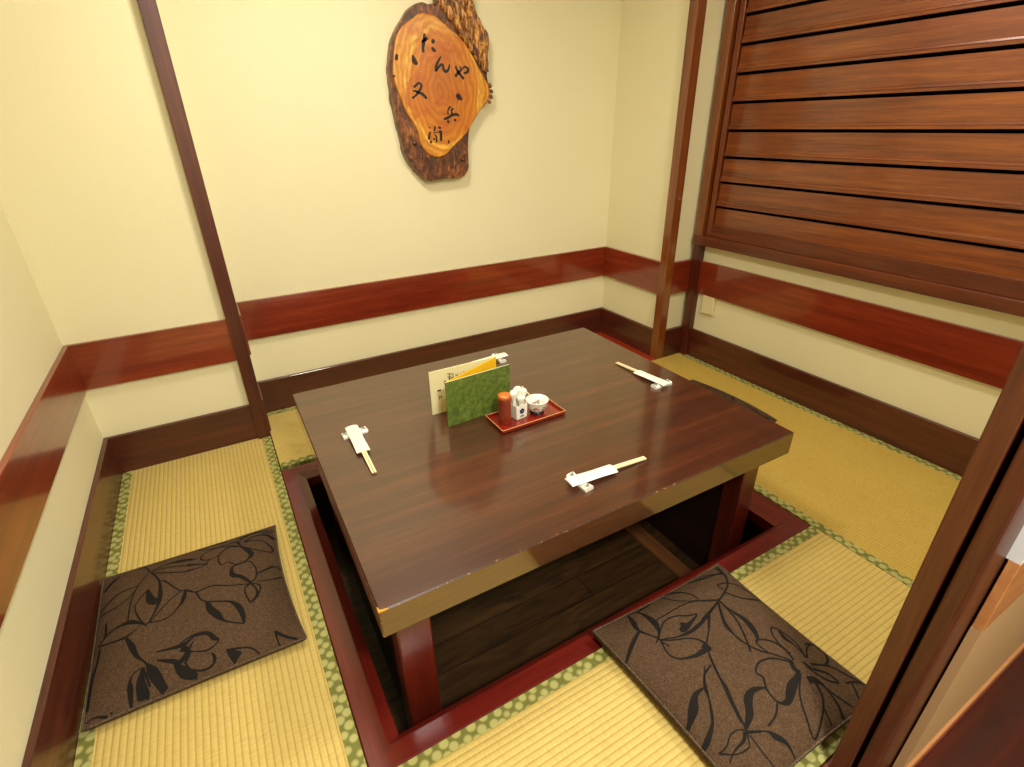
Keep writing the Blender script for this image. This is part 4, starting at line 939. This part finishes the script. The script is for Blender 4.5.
obj('handle', bm, M['stick'], t, smooth=True)
bm = bmesh.new(); bmesh.ops.create_uvsphere(bm, u_segments=12, v_segments=8, radius=.007)
for v in bm.verts: v.co.z *= .35; v.co += Vector((.014, -.001, .003))
obj('spoon_bowl', bm, M['gold'], t, smooth=True)

# ================================================================ LIGHTS
def lamp(name, label, x, y, r, e, col, z=ZC):
    t = thing(name, label, 'ceiling light', (x, y, z))
    obj('rim', lathe(bmesh.new(), [(r, -.0005), (r+.02, -.0005), (r+.018, -.02), (r, -.02)], 48), M['ceil'], t, smooth=False)
    obj('diffuser', lathe(bmesh.new(), [(r, -.006), (r*.99, -.016), (r*.8, -.0165), (0, -.0165)], 48), M['glow'], t, smooth=True)
    ld = bpy.data.lights.new(name, 'AREA'); ld.shape = 'DISK'; ld.size = r*2; ld.energy = e; ld.color = col
    lo = link(bpy.data.objects.new('light_source', ld)); lo.parent = t; lo.location = (0, 0, -.02)
    return t
lamp('ceiling_or_fill_light', 'round white ceiling light near the back wall', 1.05, -.25, .18, 18, (1, .96, .87))
lamp('ceiling_or_fill_light', 'added fill light overhead near the entrance post', 2.2, -1.45, .16, 19, (1, .96, .87))  # invented fill lamp that brightens the right side of the booth
lamp('corridor_fill_light', 'added fill light in the corridor behind the viewer', .9, -2.7, .2, 66, (1, .96, .89))  # fill lamp added to lift the surfaces facing the entrance
wd = bpy.data.worlds.new('World'); S.world = wd; wd.use_nodes = True
wd.node_tree.nodes['Background'].inputs[0].default_value = (1, .93, .8, 1); wd.node_tree.nodes['Background'].inputs[1].default_value = .3

# ================================================================ CAMERA
cd = bpy.data.cameras.new('camera'); cam = link(bpy.data.objects.new('camera', cd)); S.camera = cam
f, yaw, pitch, roll = 517.2, -.5138, -.4657, -.0176
cy, sy = math.cos(yaw), math.sin(yaw)
F = Vector((-sy*math.cos(pitch), cy*math.cos(pitch), math.sin(pitch))); Rt = Vector((cy, sy, 0)); U = Rt.cross(F)
R2 = Rt*math.cos(roll)+U*math.sin(roll); U2 = U*math.cos(roll)-Rt*math.sin(roll)
mat = Matrix((R2, U2, -F)).transposed().to_4x4(); mat.translation = Vector((.5099, -2.0033, 1.3679)); cam.matrix_world = mat
cd.sensor_fit = 'HORIZONTAL'; cd.sensor_width = 36; cd.lens = f/1024*36; cd.clip_start = .02
S.view_settings.view_transform = 'Standard'; S.view_settings.look = 'None'; S.view_settings.exposure = .1; S.view_settings.gamma = 1
S.view_settings.use_curve_mapping = False
